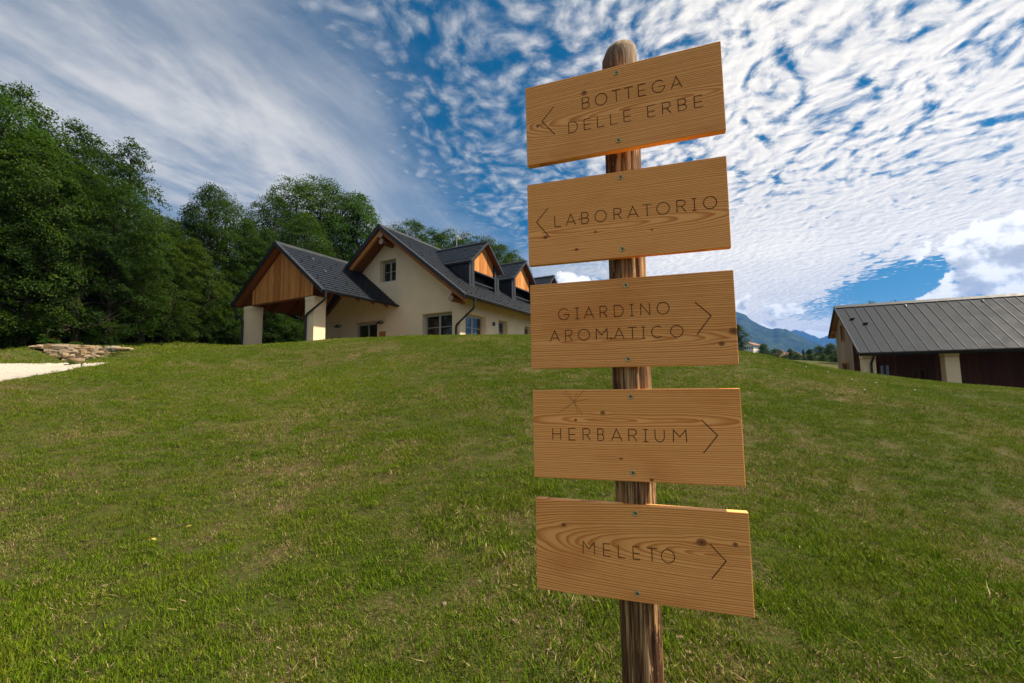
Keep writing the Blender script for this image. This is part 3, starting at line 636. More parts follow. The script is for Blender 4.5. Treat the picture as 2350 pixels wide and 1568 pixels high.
# =====================================================================
# BARN   local x = along the ridge (to the right), y = away from the camera
# =====================================================================
barn = empty('barn', (BO[0], BO[1], BF), -YB, 'low barn with grey standing seam roof, plastered pillars and brown plank walls', 'barn')
BE, BR, BB = 2.76-BF, 5.85-BF, 4.20-BF; RY, BY = 4.25, 6.30; BLN = 14.4
zb = lambda y: BE+(BR-BE)*y/RY if y <= RY else BR+(BB-BR)*(y-RY)/(BY-RY)
sl = lambda a, t, z: (t, a, z)                               # (y, x, z) polygon across the ridge
broof = MB().prism([(0, BE-.03), (RY, BR-.03), (RY, BR-.15), (0, BE-.15)], .04, BLN, sl).build('roof', M_TRIM, barn)
MB().prism([(RY, BR), (BY, BB), (BY, BB-.12), (RY, BR-.12)], .04, BLN, sl).build('rear_roof', M_TRIM, barn)
MB().prism([(RY, BR+.03), (BY, BB+.03), (BY, BB+.004), (RY, BR+.004)], -.02, BLN, sl).build('rear_roof_sheet', M_BARNROOF, barn)
pw = .482
for i in range(int(BLN/pw)):
    x0 = i*pw+.0; me_ = MB().prism([(0, BE), (RY, BR), (RY, BR-.022), (0, BE-.022)], x0+.004, x0+pw-.004, sl); o = me_.build('roof_panel', M_BARNROOF, barn)
    if i: MB().prism([(.02, BE+.004), (RY-.1, BR-.075), (RY-.1, BR-.035), (.02, BE+.042)], x0-.011, x0+.011, sl).build('roof_seam', M_METAL, barn)
MB().prism([(RY-.16, BR-.10), (RY, BR+.05), (RY+.16, BR-.12), (RY+.16, BR-.06), (RY, BR+.11), (RY-.16, BR-.05)], -.02, BLN, sl).build('ridge_cap', M_METAL, barn)
o = MB().prism([(-.02, BE+.035), (RY, BR+.05), (RY, BR-.13), (-.02, BE-.13)], -.045, .003, sl).build('verge_trim', M_METAL, barn)
MB().prism([(RY, BR+.05), (BY+.02, BB+.03), (BY+.02, BB-.12), (RY, BR-.13)], -.045, .003, sl).build('verge_trim', M_METAL, barn)
gutter(barn, (-.03, -.07, BE-.06), (BLN, -.07, BE-.06), (0, -1, 0), .085); gutter(barn, (-.03, BY+.07, BB-.05), (BLN, BY+.07, BB-.05), (0, 1, 0), .075)
MB().box(.0, BLN, -.006, .02, BE-.18, BE-.04).build('fascia', M_METAL, barn)
for x, t in ((pw*1, .30), (pw*2, .42)):                     # roof vents on the seams
    y = RY*(1-t); P = Vector((x, y, zb(y))); MB().box(x-.03, x+.16, y-.14, y+.02, zb(y)+.0, zb(y)+.05).build('roof_vent', M_BLACK, barn)
for x in (pw*7, pw*14):
    y = RY*.93; P = Vector((x, y, zb(y)+.05)); MB().tube([P, P+Vector((0, -.08, .0)), P+Vector((0, -.16, -.10))], .018, 8).build('roof_hook', M_STEEL, barn)
# gable wall of upright boards with openings
GX0 = .30
wins = [(3.95, 4.60, 3.98, 4.90, 1), (3.40, 4.85, 1.35, 2.56, 2)]
a = 2.42
while a < 5.93:
    e = min(a+.148, 5.95); segs = [(-.4, None)]
    lo, hi = -.4, None; cuts = [w for w in wins if w[0] < (a+e)/2 < w[1]]
    zs = [-.4]+[v for w in sorted(cuts, key=lambda w: w[2]) for v in (w[2], w[3])]+[None]
    for k in range(0, len(zs), 2):
        p0, p1 = a+.003, e-.003; top = lambda y: zb(y)-.16
        poly = [(p0, zs[k]), (p1, zs[k])]+([(p1, zs[k+1]), (p0, zs[k+1])] if zs[k+1] is not None else ([(p1, top(p1))]+([(RY, top(RY))] if p0 < RY < p1 else [])+[(p0, top(p0))]))
        MB().prism(poly, GX0, GX0+.03+random.uniform(-.002, .002), sl).build('gable_plank', M_BARNGREY, barn)
    a = e
lw = lambda a, t, z: (GX0+t, a, z)
for y0, y1, z0, z1, c in wins:
    window(barn, lw, y0, y1, z0, z1, c, 1, .05, 'window', .05, M_TRIM)
    b = MB()
    for q in ((y0-.09, y0, z0-.09, z1+.09), (y1, y1+.09, z0-.09, z1+.09), (y0, y1, z1, z1+.09), (y0, y1, z0-.09, z0)): b.box(GX0-.03, GX0+.02, q[0], q[1], q[2], q[3])
    b.build('window_casing', M_TRIM, barn)
MB().prism([(2.45, -.4), (5.9, -.4), (5.9, zb(5.9)-.2), (RY, BR-.2), (2.45, zb(2.45)-.2)], GX0+.16, GX0+.22, sl).build('inner_wall', M_BARNDARK, barn)
for y in (2.9, RY, 5.7): MB().box(.05, GX0, y-.07, y+.07, zb(y)-.34, zb(y)-.17).build('purlin', M_TRIM, barn)
MB().box(GX0+.2, BLN, 5.85, 5.95, -.4, zb(5.95)-.2).build('rear_wall', M_BARNDARK, barn)
# front wall under the roof
FY = 2.42; x = GX0
fo = [(1.42, 2.02, .9, 2.42), (2.86, 3.55, .0, 2.15)]
while x < BLN-.02:
    e = min(x+.15, BLN); cut = [w for w in fo if w[0] < (x+e)/2 < w[1]]
    zs = [-.4]+[v for w in cut for v in (w[2], w[3])]+[zb(FY)-.16]
    for k in range(0, len(zs), 2):
        if zs[k+1]-zs[k] > .05: MB().box(x+.003, e-.003, FY, FY+.03+random.uniform(-.003, .003), zs[k], zs[k+1]).build('front_plank', M_BARNDARK, barn)
    x = e
ff = lambda a, t, z: (a, FY+t, z)
window(barn, ff, *fo[0], 2, 1, .04, 'window', .05, M_BARNDARK); window(barn, ff, *fo[1], 2, 1, .04, 'door', .07, M_BARNDARK)
b = MB()
for q in ((1.30, 2.14, 2.42, 2.54), (2.62, 3.80, 2.15, 2.32), (2.66, 2.86, 0, 2.15), (3.55, 3.75, 0, 2.15), (2.50, 3.92, 2.62, 2.70)): b.box(q[0], q[1], FY-.04, FY-.002, q[2], q[3])
b.build('door_surround', M_BARNDARK, barn)
for i, x0 in enumerate((.24, 3.62, 7.02, 10.4)):
    p_ = MB().box(x0, x0+.56, .48, 1.04, -.4, BE-.32).build('pillar', M_PLASTER, barn, bevel=.012); MB().box(x0-.012, x0+.572, .468, 1.052, BE-.30, BE-.02).build('capital', M_PLASTER, p_, bevel=.01)
    if i == 0: downpipe(barn, [(x0+.33, -.07, BE-.12), (x0+.33, -.07, BE-.26), (x0+.33, .40, BE-.55), (x0+.33, .40, -.3)], .055)
MB().box(.1, BLN, .62, .90, BE-.02+.0, BE+.26).build('front_beam', M_BARNDARK, barn)
MB().box(.05, BLN, .1, BY-.3, -.3, -.01).build('floor_slab', M_LOGEND, barn)
# barn lamp
o = MB().tube(bend([(2.9, FY, 3.0), (2.9, FY-.2, 3.08), (2.9, FY-.3, 2.98)], .08), .013, 8).build('wall_lamp', M_BLACK, barn)
MB().tube([(2.9, FY-.3, 3.0), (2.9, FY-.3, 2.95), (2.9, FY-.3, 2.88)], [.03, .07, .2], 18).build('lamp_shade', M_BLACK, o)
# =====================================================================
# SIGNPOST
# =====================================================================
def grain_mat(name, seed, v0, d0, slope, curve, freq, knots, tint=1.0):
    """flat-sawn larch: rings around a pith line that runs at a slant to the board, with knots the grain flows around"""
    def f(n, b):
        u, t, v = n.sep(n.coord())
        s = float(seed)*3.7
        lowf = n.noise(n.vec(n.m('MULTIPLY', u, 3.2), n.m('MULTIPLY', v, 10.), s), 1., 2., .5)
        hif = n.noise(n.vec(n.m('MULTIPLY', u, 11.), n.m('MULTIPLY', v, 60.), s), 1., 3., .6)
        vv = v
        for (ku, kv, sx, sy, am) in knots:
            du = n.m('DIVIDE', n.m('SUBTRACT', u, ku), sx); dv = n.m('SUBTRACT', v, kv); dq = n.m('DIVIDE', dv, sy)
            g = n.m('EXPONENT', n.m('MULTIPLY', n.m('ADD', n.m('MULTIPLY', du, du), n.m('MULTIPLY', dq, dq)), -1.))
            vv = n.m('SUBTRACT', vv, n.m('MULTIPLY', n.m('MULTIPLY', dv, g), am))
        dvv = n.m('SUBTRACT', vv, v0)
        dd = n.m('ADD', n.m('ADD', d0, n.m('MULTIPLY', u, slope)), n.m('ADD', n.m('MULTIPLY', n.m('MULTIPLY', u, u), curve), n.m('MULTIPLY', n.m('SUBTRACT', lowf, .5), .024)))
        r = n.m('SQRT', n.m('ADD', n.m('MULTIPLY', dvv, dvv), n.m('MULTIPLY', dd, dd)))
        r = n.m('ADD', r, n.m('MULTIPLY', n.m('SUBTRACT', hif, .5), .0022))
        # ring width varies from year to year
        yr = n.noise(n.vec(n.m('MULTIPLY', r, 55.), s, 0.), 1., 2., .5)
        ph = n.m('FRACT', n.m('ADD', n.m('MULTIPLY', r, freq), n.m('MULTIPLY', yr, 2.2)))
        late = n.m('MULTIPLY', n.rng(ph, .30, .86), n.rng(ph, 1.0, .93))
        fib = n.noise(n.vec(n.m('MULTIPLY', u, 26.), n.m('MULTIPLY', v, 1100.), s), 1., 3., .65)
        stain = n.noise(n.vec(n.m('MULTIPLY', u, 3.), n.m('MULTIPLY', v, 5.5), s+9.), 1., 3., .55)
        c = n.mix(late, (.94*tint, .425*tint, .125*tint), (.60*tint, .185*tint, .032*tint))
        c = n.mix(n.rng(fib, .35, .75, 0., .32), c, (.95, .51, .14), 'MIX')
        c = n.mix(n.rng(stain, .50, .74, 0., .5), c, (.60, .19, .032))
        for (ku, kv, sx, sy, am) in knots:
            rr = min(.013, sy*.48); e = n.m('DIVIDE', n.m('SUBTRACT', u, ku), rr*1.25); h = n.m('DIVIDE', n.m('SUBTRACT', v, kv), rr)
            q = n.m('ADD', n.m('SQRT', n.m('ADD', n.m('MULTIPLY', e, e), n.m('MULTIPLY', h, h))), n.m('MULTIPLY', n.m('SUBTRACT', n.noise(n.coord(), 90., 3., .6), .5), .5))
            c = n.mix(n.rng(q, 1.35, .75, 0., .85), c, (.20, .070, .022)); c = n.mix(n.rng(q, .42, .16, 0., .8), c, (.05, .020, .010))
        h = n.m('ADD', n.m('MULTIPLY', late, 1.), n.m('MULTIPLY', fib, .45))
        setc(n, b, c, n.bump(h, .55, .0011), n.rng(fib, .3, .7, .52, .66))
    return mat(name, f, .6, .3)
BW, BH, BT = .62, .2798, .026
BPOSE = [(.3513,1.3526,2.2338,-.3325,.0197,.0044),(.3551,1.3669,1.8844,-.3008,.02,-.0014),(.36,1.3722,1.5376,-.2806,.0018,.0005),(.364,1.3828,1.1882,-.277,.0104,.0005),(.3641,1.3828,.84,-.3157,-.0037,.0001)]
PK = 2350/3840
z5 = lambda a, b: ((1940+a*.35745)*PK, (120+b*.35745)*PK); z6 = lambda a, b: ((1940+a*.54847)*PK, (560+b*.54847)*PK); z7 = lambda a, b: ((1940+a*.74131)*PK, (1400+b*.74131)*PK)
TEXT = [
 (z5, [([('B',683,757),('O',820,943),('T',993,1087),('T',1123,1215),('E',1272,1350),('G',1417,1550),('A',1612,1730)], (683,808), (1730,578), (678,690), (1665,472)),
       ([('D',540,633),('E',703,775),('L',842,915),('L',980,1055),('E',1120,1195),('E',1370,1450),('R',1525,1612),('B',1690,1778),('E',1860,1947)], (540,1062), (1947,780), (537,952), (1940,660))], [(383,783),(260,940),(393,1075)], [(1037,430),(1060,1138)]),
 (z6, [([('L',257,300),('A',333,400),('B',441,488),('O',532,610),('R',662,713),('A',755,828),('T',858,920),('O',955,1042),('R',1093,1152),('I',1197,1228),('O',1275,1365)], (257,532), (1215,418), (256,458), (1212,337))], [(210,402),(132,499),(217,598)], [(706,193),(718,684)]),
 (z6, [([('G',283,355),('I',395,425),('A',457,523),('R',567,615),('D',664,725),('I',770,798),('N',845,907),('O',957,1040)], (410,1160), (845,1135), (408,1085), (843,1057)),
       ([('A',225,288),('R',330,377),('O',418,495),('M',540,617),('A',662,732),('T',760,818),('I',850,878),('C',920,1000),('O',1050,1135)], (225,1314), (865,1291), (256,1242), (863,1213))], [(1215,1046),(1325,1137),(1228,1268)], [(741,931),(757,1434)]),
 (z7, [([('H',180,220),('E',262,295),('R',333,370),('B',408,438),('A',476,530),('R',565,605),('I',637,663),('U',698,745),('M',790,857)], (180,335), (855,349), (178,277), (852,287))], [(932,236),(1013,314),(942,404)], [(573,120),(585,505)]),
 (z7, [([('M',333,392),('E',437,472),('L',512,548),('E',587,622),('T',655,710),('O',730,797)], (333,912), (683,950), (331,850), (681,885))], [(974,863),(1056,950),(983,1040)], [(596,709),(607,1115)])]
KNOTPX = [(z5, [(215,985,.05,.012,.8),(700,640,.05,.016,.5)]), (z6, [(405,685,.035,.010,.75),(192,602,.04,.012,.8),(920,550,.02,.006,.7),(535,565,.03,.008,.7),(425,478,.02,.006,.6)]),
          (z6, [(1480,1242,.05,.020,.9),(1397,1330,.035,.014,.8),(640,1293,.05,.008,.7)]), (z7, [(432,200,.03,.012,.8),(525,432,.02,.008,.8),(295,237,.03,.008,.7),(680,540,.03,.010,.8)]),
          (z7, [(235,767,.035,.012,.85),(932,855,.05,.022,.9),(1103,867,.03,.012,.85)])]
GR = [(2, -.010, .012, -.03, .18, 170., .95), (5, -.035, .012, .02, .10, 190., 1.02), (9, -.055, .014, .015, .08, 175., .92), (13, .045, .010, .01, .12, 185., 1.05), (17, .020, .031, -.125, .05, 150., 1.0)]
def strokes(ch):
    arc = lambda cx, cy, rx, ry, a0, a1, k=22: [(cx+rx*math.cos(math.radians(t)), cy+ry*math.sin(math.radians(t))) for t in np.linspace(a0, a1, k)]
    return {'O': [arc(.5, .5, .5, .51, 90, 450, 34)], 'I': [[(.5, 0), (.5, 1)], [(0, 1), (1, 1)], [(0, 0), (1, 0)]], 'T': [[(0, 1), (1, 1)], [(.5, .985), (.5, 0)]], 'L': [[(.0, 1), (.0, 0), (1, 0)]],
            'E': [[(1, 1), (0, 1), (0, 0), (1, 0)], [(.02, .47), (.94, .47)]], 'A': [[(0, 0), (.5, 1), (1, 0)], [(.20, .30), (.80, .30)]], 'H': [[(0, 0), (0, 1)], [(1, 0), (1, 1)], [(.02, .5), (.98, .5)]],
            'M': [[(0, 0), (.03, 1), (.5, .42), (.97, 1), (1, 0)]], 'N': [[(0, 0), (0, 1), (1, 0), (1, 1)]], 'U': [[(0, 1), (0, .42)]+arc(.5, .42, .5, .42, 180, 360)+[(1, 1)]],
            'D': [[(0, 0), (0, 1), (.42, 1)]+arc(.42, .5, .58, .5, 88, -88)+[(.42, 0), (.0, .0)]], 'B': [[(.72, .5), (0, .5), (0, 1), (.55, 1)]+arc(.58, .75, .36, .25, 85, -85, 12)+[(.60, .50)], [(.0, .49), (.0, 0), (.55, 0)]+arc(.60, .25, .40, .25, -85, 85, 12)],
            'R': [[(0, 0), (0, 1), (.55, 1)]+arc(.58, .74, .38, .26, 85, -85, 12)+[(.02, .47)], [(.52, .46), (1, 0)]],
            'G': [arc(.5, .5, .5, .51, 42, 345, 30)+[(.985, .47), (.45, .47)]], 'C': [arc(.5, .5, .5, .51, 48, 312, 30)]}[ch]
def ribbon(mb, pts, w, y, fn):
    P = [Vector((p[0], p[1])) for p in pts]; n = len(P); L_, R_ = [], []
    closed = (P[0]-P[-1]).length < 1e-6
    for i in range(n):
        a = (P[i]-P[i-1]) if i else ((P[0]-P[-2]) if closed else None); b = (P[i+1]-P[i]) if i < n-1 else ((P[1]-P[0]) if closed else None)
        a = a.normalized() if a is not None and a.length > 0 else None; b = b.normalized() if b is not None and b.length > 0 else None
        if a is None: a = b
        if b is None: b = a
        t = (a+b); t = t.normalized() if t.length > .05 else a; nn = Vector((-t.y, t.x)); k = 1/max(.35, nn.dot(Vector((-a.y, a.x))))
        L_.append(P[i]+nn*w/2*k); R_.append(P[i]-nn*w/2*k)
    vs = [fn(p.x, y, p.y) for p in L_]+[fn(p.x, y, p.y) for p in R_]
    mb.add(vs, [(i, i+1, n+i+1, n+i) for i in range(n-1)])
def m_burn(n, b):
    p = n.coord(); u, t, v = n.sep(p); g = n.noise(n.vec(n.m('MULTIPLY', u, 16.), n.m('MULTIPLY', v, 420.), 0.), 1., 2., .6)
    setc(n, b, n.mix(n.rng(g, .42, .62), (.05, .018, .008), (.15, .056, .02)))
M_BURN = mat('burnt_lettering', m_burn, .9, .1)
M_BRASS = mat('yellow_zinc', lambda n, b: setc(n, b, n.mix(n.noise(n.coord(), 160., 3., .6), (.28, .21, .08), (.62, .50, .24)), rough=.42, metal=.45), .4, .5)
M_RECESS = mat('screw_recess', lambda n, b: setc(n, b, (.012, .010, .008)), .6, .3)
PX, PY, PR = .3870, 1.4480, .0605
sign = empty('signpost', (PX, PY, float(T(PX, PY))), 0., 'rustic log signpost carrying five engraved larch direction boards', 'signpost'); SB = sign.location.z
def post():
    n, m_ = 72, 150; z0, z1 = -.45, 2.505; b = MB(); ang = np.arange(n)*2*np.pi/n; rings = []
    cracks = [(-1.83, .0095, 0, .92), (-1.30, .0075, .0, 1.0), (-2.25, .006, .0, 1.1), (-.95, .004, .1, .7), (-2.55, .005, .5, 1.1), (-.6, .003, .3, 1.1), (1.0, .006, 0, 1.), (2.4, .005, .1, 1.)]
    for i in range(m_):
        z = z0+(z1-z0)*i/(m_-1); r = PR*(1+.020*math.sin(z*2.1)-.012*(z-1.2))
        f = fbm(np.cos(ang)*2.6+5, np.sin(ang)*2.6+z*.9, 3, 3)-.5; g = fbm(ang*6+20, np.full(n, z*1.6), 3, 8)-.5
        rr = r*(1+.045*f+.026*g)
        for c, dp, za, zb_ in cracks:
            cz = c+.05*math.sin(z*3.+c*5)+.03*math.sin(z*9+c); da = np.angle(np.exp(1j*(ang-cz))); rr = rr-dp*np.exp(-(da/.06)**2)*sstep(za*2.4-.3, za*2.4, z)*sstep(zb_*2.45, zb_*2.45-.2, z)
        top = z1-z
        if top < .035:                                    # chamfered, slightly domed head
            rr = rr*(1-.17*(1-top/.035)*(1+.75*np.cos(ang-2.8))-.05*g*(1-top/.035)); z = z-.012*max(0, 1-top/.02)*0
        rings.append(np.stack([rr*np.cos(ang), rr*np.sin(ang), np.full(n, z)], 1))
    v = np.concatenate(rings); fs = [(i*n+k, i*n+(k+1) % n, (i+1)*n+(k+1) % n, (i+1)*n+k) for i in range(m_-1) for k in range(n)]+[tuple(range((m_-1)*n, m_*n))]
    v[:, 2] += .0; b.add(v, fs); o = b.build('post', M_POST, sign, True); o.location = (0, 0, -SB); return o
def m_post(n, b):
    p = n.coord(); x, y, z = n.sep(p); a = n.m('ARCTAN2', y, x)
    st = n.noise(n.vec(n.m('MULTIPLY', x, 62.), n.m('MULTIPLY', y, 62.), n.m('MULTIPLY', z, 2.2)), 1., 5., .68, .7)
    fi = n.noise(n.vec(n.m('MULTIPLY', x, 190.), n.m('MULTIPLY', y, 190.), n.m('MULTIPLY', z, 5.)), 1., 3., .6)
    bark = n.noise(n.vec(n.m('MULTIPLY', x, 40.), n.m('MULTIPLY', y, 40.), n.m('MULTIPLY', z, 4.6)), 1., 5., .70, .8)
    c = n.ramp(n.m('ADD', n.m('MULTIPLY', st, .65), n.m('MULTIPLY', fi, .35)), [(.40, (.045, .018, .008)), (.47, (.19, .095, .036)), (.55, (.40, .245, .11)), (.68, (.58, .42, .235))])
    mask = n.m('MULTIPLY', n.rng(bark, .47, .54), n.m('ADD', .5, n.m('MULTIPLY', n.rng(n.noise(n.vec(n.m('MULTIPLY', x, 9.), n.m('MULTIPLY', y, 9.), n.m('MULTIPLY', z, .6)), 1.5, 2.), .45, .58), .65)))
    c = n.mix(mask, c, n.mix(fi, (.030, .014, .008), (.10, .045, .020)))
    c = n.mix(n.rng(z, 2.36, 2.50, 0., .55), c, (.20, .165, .125))
    setc(n, b, c, n.bump(n.m('ADD', n.m('MULTIPLY', fi, .5), n.m('SUBTRACT', st, n.m('MULTIPLY', mask, -.5))), .7, .004), .8)
M_POST = mat('weathered_log', m_post, .8, .2)
post()
LBL = ['board engraved BOTTEGA DELLE ERBE with an arrow to the left, topmost', 'board engraved LABORATORIO with an arrow to the left', 'board engraved GIARDINO AROMATICO with an arrow to the right', 'board engraved HERBARIUM with an arrow to the right and a star crack', 'board engraved MELETO with an arrow to the right, lowest']
for bi, (q, (zf, lines, arrow, screws)) in enumerate(zip(BPOSE, TEXT)):
    c0 = np.array(q[:3]); yaw, tilt, roll = q[3:]
    ex = np.array([math.cos(yaw), math.sin(yaw), 0]); nn = np.array([math.sin(yaw), -math.cos(yaw), 0]); ez = np.array([0, 0, 1.])
    ez2 = ez*math.cos(tilt)+nn*math.sin(tilt); n2 = nn*math.cos(tilt)-ez*math.sin(tilt); ex3 = ex*math.cos(roll)+ez2*math.sin(roll); ez3 = -ex*math.sin(roll)+ez2*math.cos(roll)
    def uv(pt):                                          # photo pixel -> position on the board face
        px, py = zf(*pt); d = pix_dir(px, py); t = np.dot(c0-np.array([0, 0, EYE]), n2)/np.dot(d, n2); P = np.array([0, 0, EYE])+d*t-c0; return float(P@ex3), float(P@ez3)
    kn = []
    for (ka, kb, sx, sy, am) in KNOTPX[bi][1]: u_, v_ = uv((ka, kb)); kn.append((u_, v_, sx, sy, am))
    g = GR[bi]; mt = grain_mat('larch_board', g[0], g[1], g[2], g[3], g[4], g[5], kn, g[6])
    # board: face at local y=0, body behind it, edges eased
    o = MB().box(-BW/2, BW/2, 0, BT, -BH/2, BH/2).build('board', mt, sign, bevel=.0022, label=LBL[bi])
    Mx = Matrix.Identity(4)
    for i in range(3): Mx[i][0] = ex3[i]; Mx[i][1] = -n2[i]; Mx[i][2] = ez3[i]; Mx[i][3] = c0[i]-[PX, PY, SB][i]
    o.matrix_local = Mx
    idn = lambda a, t, z: (a, t, z); lvl = 0
    for (chars, bl, br, tl, tr) in lines:
        b0, b1, t0, t1 = uv(bl), uv(br), uv(tl), uv(tr); sl_ = (b1[1]-b0[1])/(b1[0]-b0[0]); hgt = ((t0[1]-b0[1])+(t1[1]-(b0[1]+sl_*(t1[0]-b0[0]))))/2
        m0 = (br[1]-bl[1])/(br[0]-bl[0])
        for ch, xl, xr in chars:
            yb_ = bl[1]+m0*((xl+xr)/2-bl[0]); u0 = uv((xl, yb_))[0]; u1 = uv((xr, yb_))[0]; vb = b0[1]+sl_*((u0+u1)/2-b0[0])
            tx = MB()
            for s_ in strokes(ch):
                ribbon(tx, [(u0+(u1-u0)*p[0], vb+hgt*p[1]) for p in s_], .0025, -.00035-.00012*(lvl % 4), idn); lvl += 1
            tx.build('letter', M_BURN, o)
    ar = MB(); ribbon(ar, [uv(p) for p in arrow], .0027, -.0006, idn); ar.build('arrow', M_BURN, o)
    if bi == 3:                                          # star-shaped drying crack
        cu, cv_ = uv((288, 145))
        for k, (ea, eb) in enumerate([(232, 97), (245, 85), (335, 85), (355, 130), (205, 202), (240, 180), (330, 212), (300, 100), (305, 200)]):
            e_ = uv((ea, eb)); st = MB(); mid_ = ((cu+e_[0])/2+.001, (cv_+e_[1])/2); ribbon(st, [(cu, cv_), mid_, e_], .0007, -.0004-.00008*k, idn); st.build('crack', M_BURN, o)
    for sc in screws:
        su, sv = uv(sc); n_ = 24; rr = .0086; r_ = random.uniform(0, 3)
        pr = [(0, -.0012), (rr*.55, -.0016), (rr*.82, -.0026), (rr, -.0012), (rr, .002)]; s_ = MB(); vs = [(su, -.0012, sv)]
        for pr_, h in pr[1:]: vs += [(su+pr_*math.cos(2*math.pi*k/n_), h, sv+pr_*math.sin(2*math.pi*k/n_)) for k in range(n_)]
        fs = [(0, 1+k, 1+(k+1) % n_) for k in range(n_)]+[(1+i*n_+k, 1+i*n_+(k+1) % n_, 1+(i+1)*n_+(k+1) % n_, 1+(i+1)*n_+k) for i in range(3) for k in range(n_)]
        s_.add(vs, fs); so_ = auto_smooth(s_.build('screw', M_BRASS, o), 35)
        st = [(su+(.0042 if k % 2 else .0023)*math.cos(r_+k*math.pi/6), -.0019, sv+(.0042 if k % 2 else .0023)*math.sin(r_+k*math.pi/6)) for k in range(12)]
        MB().add(st, [tuple(range(12))]).build('star_recess', M_RECESS, so_)
# =====================================================================
# STONE RETAINING WALL
# =====================================================================
def m_stone(n, b):
    p = n.coord(); r = n.orand(); q = n.vm('ADD', p, n.vec(n.m('MULTIPLY', r, 31.), r, 0.)); f = n.noise(q, 5., 5., .65); g = n.noise(q, 22., 4., .6)
    base = n.ramp(r, [(0., (.27, .18, .085)), (.3, (.33, .245, .145)), (.55, (.24, .19, .13)), (.75, (.34, .22, .10)), (1., (.20, .185, .165))])
    c = n.mix(n.rng(f, .35, .7, 0., .55), base, (.40, .31, .20)); c = n.mix(n.rng(g, .58, .75, 0., .5), c, (.11, .085, .05))
    setc(n, b, c, n.bump(n.m('ADD', f, n.m('MULTIPLY', g, .4)), .7, .03))
M_STONE = mat('sandstone', m_stone, .9, .2)
def stone_mesh(seed):
    rs = np.random.default_rng(seed); bm = bmesh.new(); bmesh.ops.create_cube(bm, size=1.); bmesh.ops.subdivide_edges(bm, edges=bm.edges[:], cuts=1, use_grid_fill=True)
    for v in bm.verts:
        c = np.array(v.co); k = (np.abs(c) > .4).sum(); c = c*(1., 1., .95, .84)[k]+rs.normal(0, .028, 3); v.co = Vector(c)
    bmesh.ops.triangulate(bm, faces=bm.faces[:])
    me = bpy.data.meshes.new('stone'); bm.to_mesh(me); bm.free(); me.materials.append(M_STONE); return me
stones = [stone_mesh(s) for s in range(9)]
mid = (SW_A+SW_B)/2; swall = empty('stone_wall', (mid[0], mid[1], float(ground_raw(mid[0]+SW_N[0]*.3, mid[1]+SW_N[1]*.3))), 0., 'dry stone retaining wall of tan sandstone blocks in the grass bank', 'wall'); SO = np.array(swall.location)
def put_stone(u, d, z, w, dp, h, rot=0.):
    P = SW_A+SW_T*u+SW_N*d; o = bpy.data.objects.new('stone', random.choice(stones)); link(o, swall); o.location = (P[0]-SO[0], P[1]-SO[1], z-SO[2]); o.scale = (w, dp, h); o.rotation_euler = (random.uniform(-.06, .06), rot+random.uniform(-.08, .08), math.atan2(SW_T[1], SW_T[0])+random.uniform(-.06, .06))
def wall_top(u):
    P = SW_A+SW_T*u-SW_N*.35; return float(ground_raw(P[0], P[1]))+.05
row = 0; zoff = 0.
while zoff < .95:
    h = random.uniform(.145, .20); u = random.uniform(-.1, .1)
    while u < SW_L+.1:
        w = random.uniform(.17, .40)*random.choice((.7, 1., 1.2)); c = u+w/2
        if 0 <= c <= SW_L and (row == 0 or float(sw_depth(c/SW_L)) > zoff-.04):
            hh = h*random.uniform(.80, 1.12)*(1 if .06 < c/SW_L < .86 else .6); put_stone(c, .08+zoff*.10+random.uniform(-.03, .03), wall_top(c)-zoff-h/2, w*1.12, .42, hh*1.16)
        u += w
    zoff += h*.97; row += 1
for k in range(0):                                        # rounded end returning into the bank
    c = .02-.03*k; put_stone(c, .2+.17*k, wall_top(0)-.05-.045*k+random.uniform(-.02, .02), random.uniform(.24, .36), .34, random.uniform(.14, .2))
# =====================================================================
# TREES
# =====================================================================
def leaf_mat(name, dark, lite, yellow, tr=.35):
    m = bpy.data.materials.new(name); m.use_nodes = True; n = NT(m.node_tree); t = m.node_tree; b = t.nodes['Principled BSDF']
    p = n.coord(); r = n.orand(); f = n.noise(p, 1.1, 3., .6); g = n.noise(p, 17., 2., .6)
    k = n.m('ADD', n.m('MULTIPLY', f, .5), n.m('ADD', n.m('MULTIPLY', g, .38), n.m('MULTIPLY', n.m('SUBTRACT', r, .5), .25)))
    c = n.ramp(k, [(.28, dark), (.5, lite), (.68, yellow)])
    n.put(b.inputs['Base Color'], c); b.inputs['Roughness'].default_value = .6; b.inputs['Specular IOR Level'].default_value = .12
    tl = n.new('ShaderNodeBsdfTranslucent'); n.put(tl.inputs['Color'], n.mix(.5, c, (.09, .19, .01)))
    mx = n.new('ShaderNodeMixShader'); mx.inputs[0].default_value = tr; t.links.new(b.outputs[0], mx.inputs[1]); t.links.new(tl.outputs[0], mx.inputs[2]); t.links.new(mx.outputs[0], t.nodes['Material Output'].inputs[0]); return m
M_LEAF = leaf_mat('beech_leaf', (.006, .017, .001), (.020, .047, .002), (.072, .104, .005))
M_LEAF2 = leaf_mat('hornbeam_leaf', (.007, .020, .001), (.024, .048, .002), (.080, .098, .005))
M_LEAF3 = leaf_mat('ash_leaf', (.016, .046, .006), (.036, .090, .010), (.070, .135, .016), .4)
M_LEAFFAR = leaf_mat('far_leaf', (.022, .040, .010), (.040, .066, .016), (.066, .092, .024), .25)
M_NEEDLE = leaf_mat('spruce_needle', (.010, .024, .010), (.018, .036, .014), (.03, .05, .02), .1)
M_BARK = mat('bark', lambda n, b: setc(n, b, n.ramp(n.noise(n.vm('MULTIPLY', n.coord(), (4, 4, 1)), 3., 4., .65), [(.3, (.020, .016, .011)), (.7, (.062, .050, .036))]), n.bump(n.noise(n.vm('MULTIPLY', n.coord(), (5, 5, 1)), 6., 4., .7), .6, .03)), .9, .1)
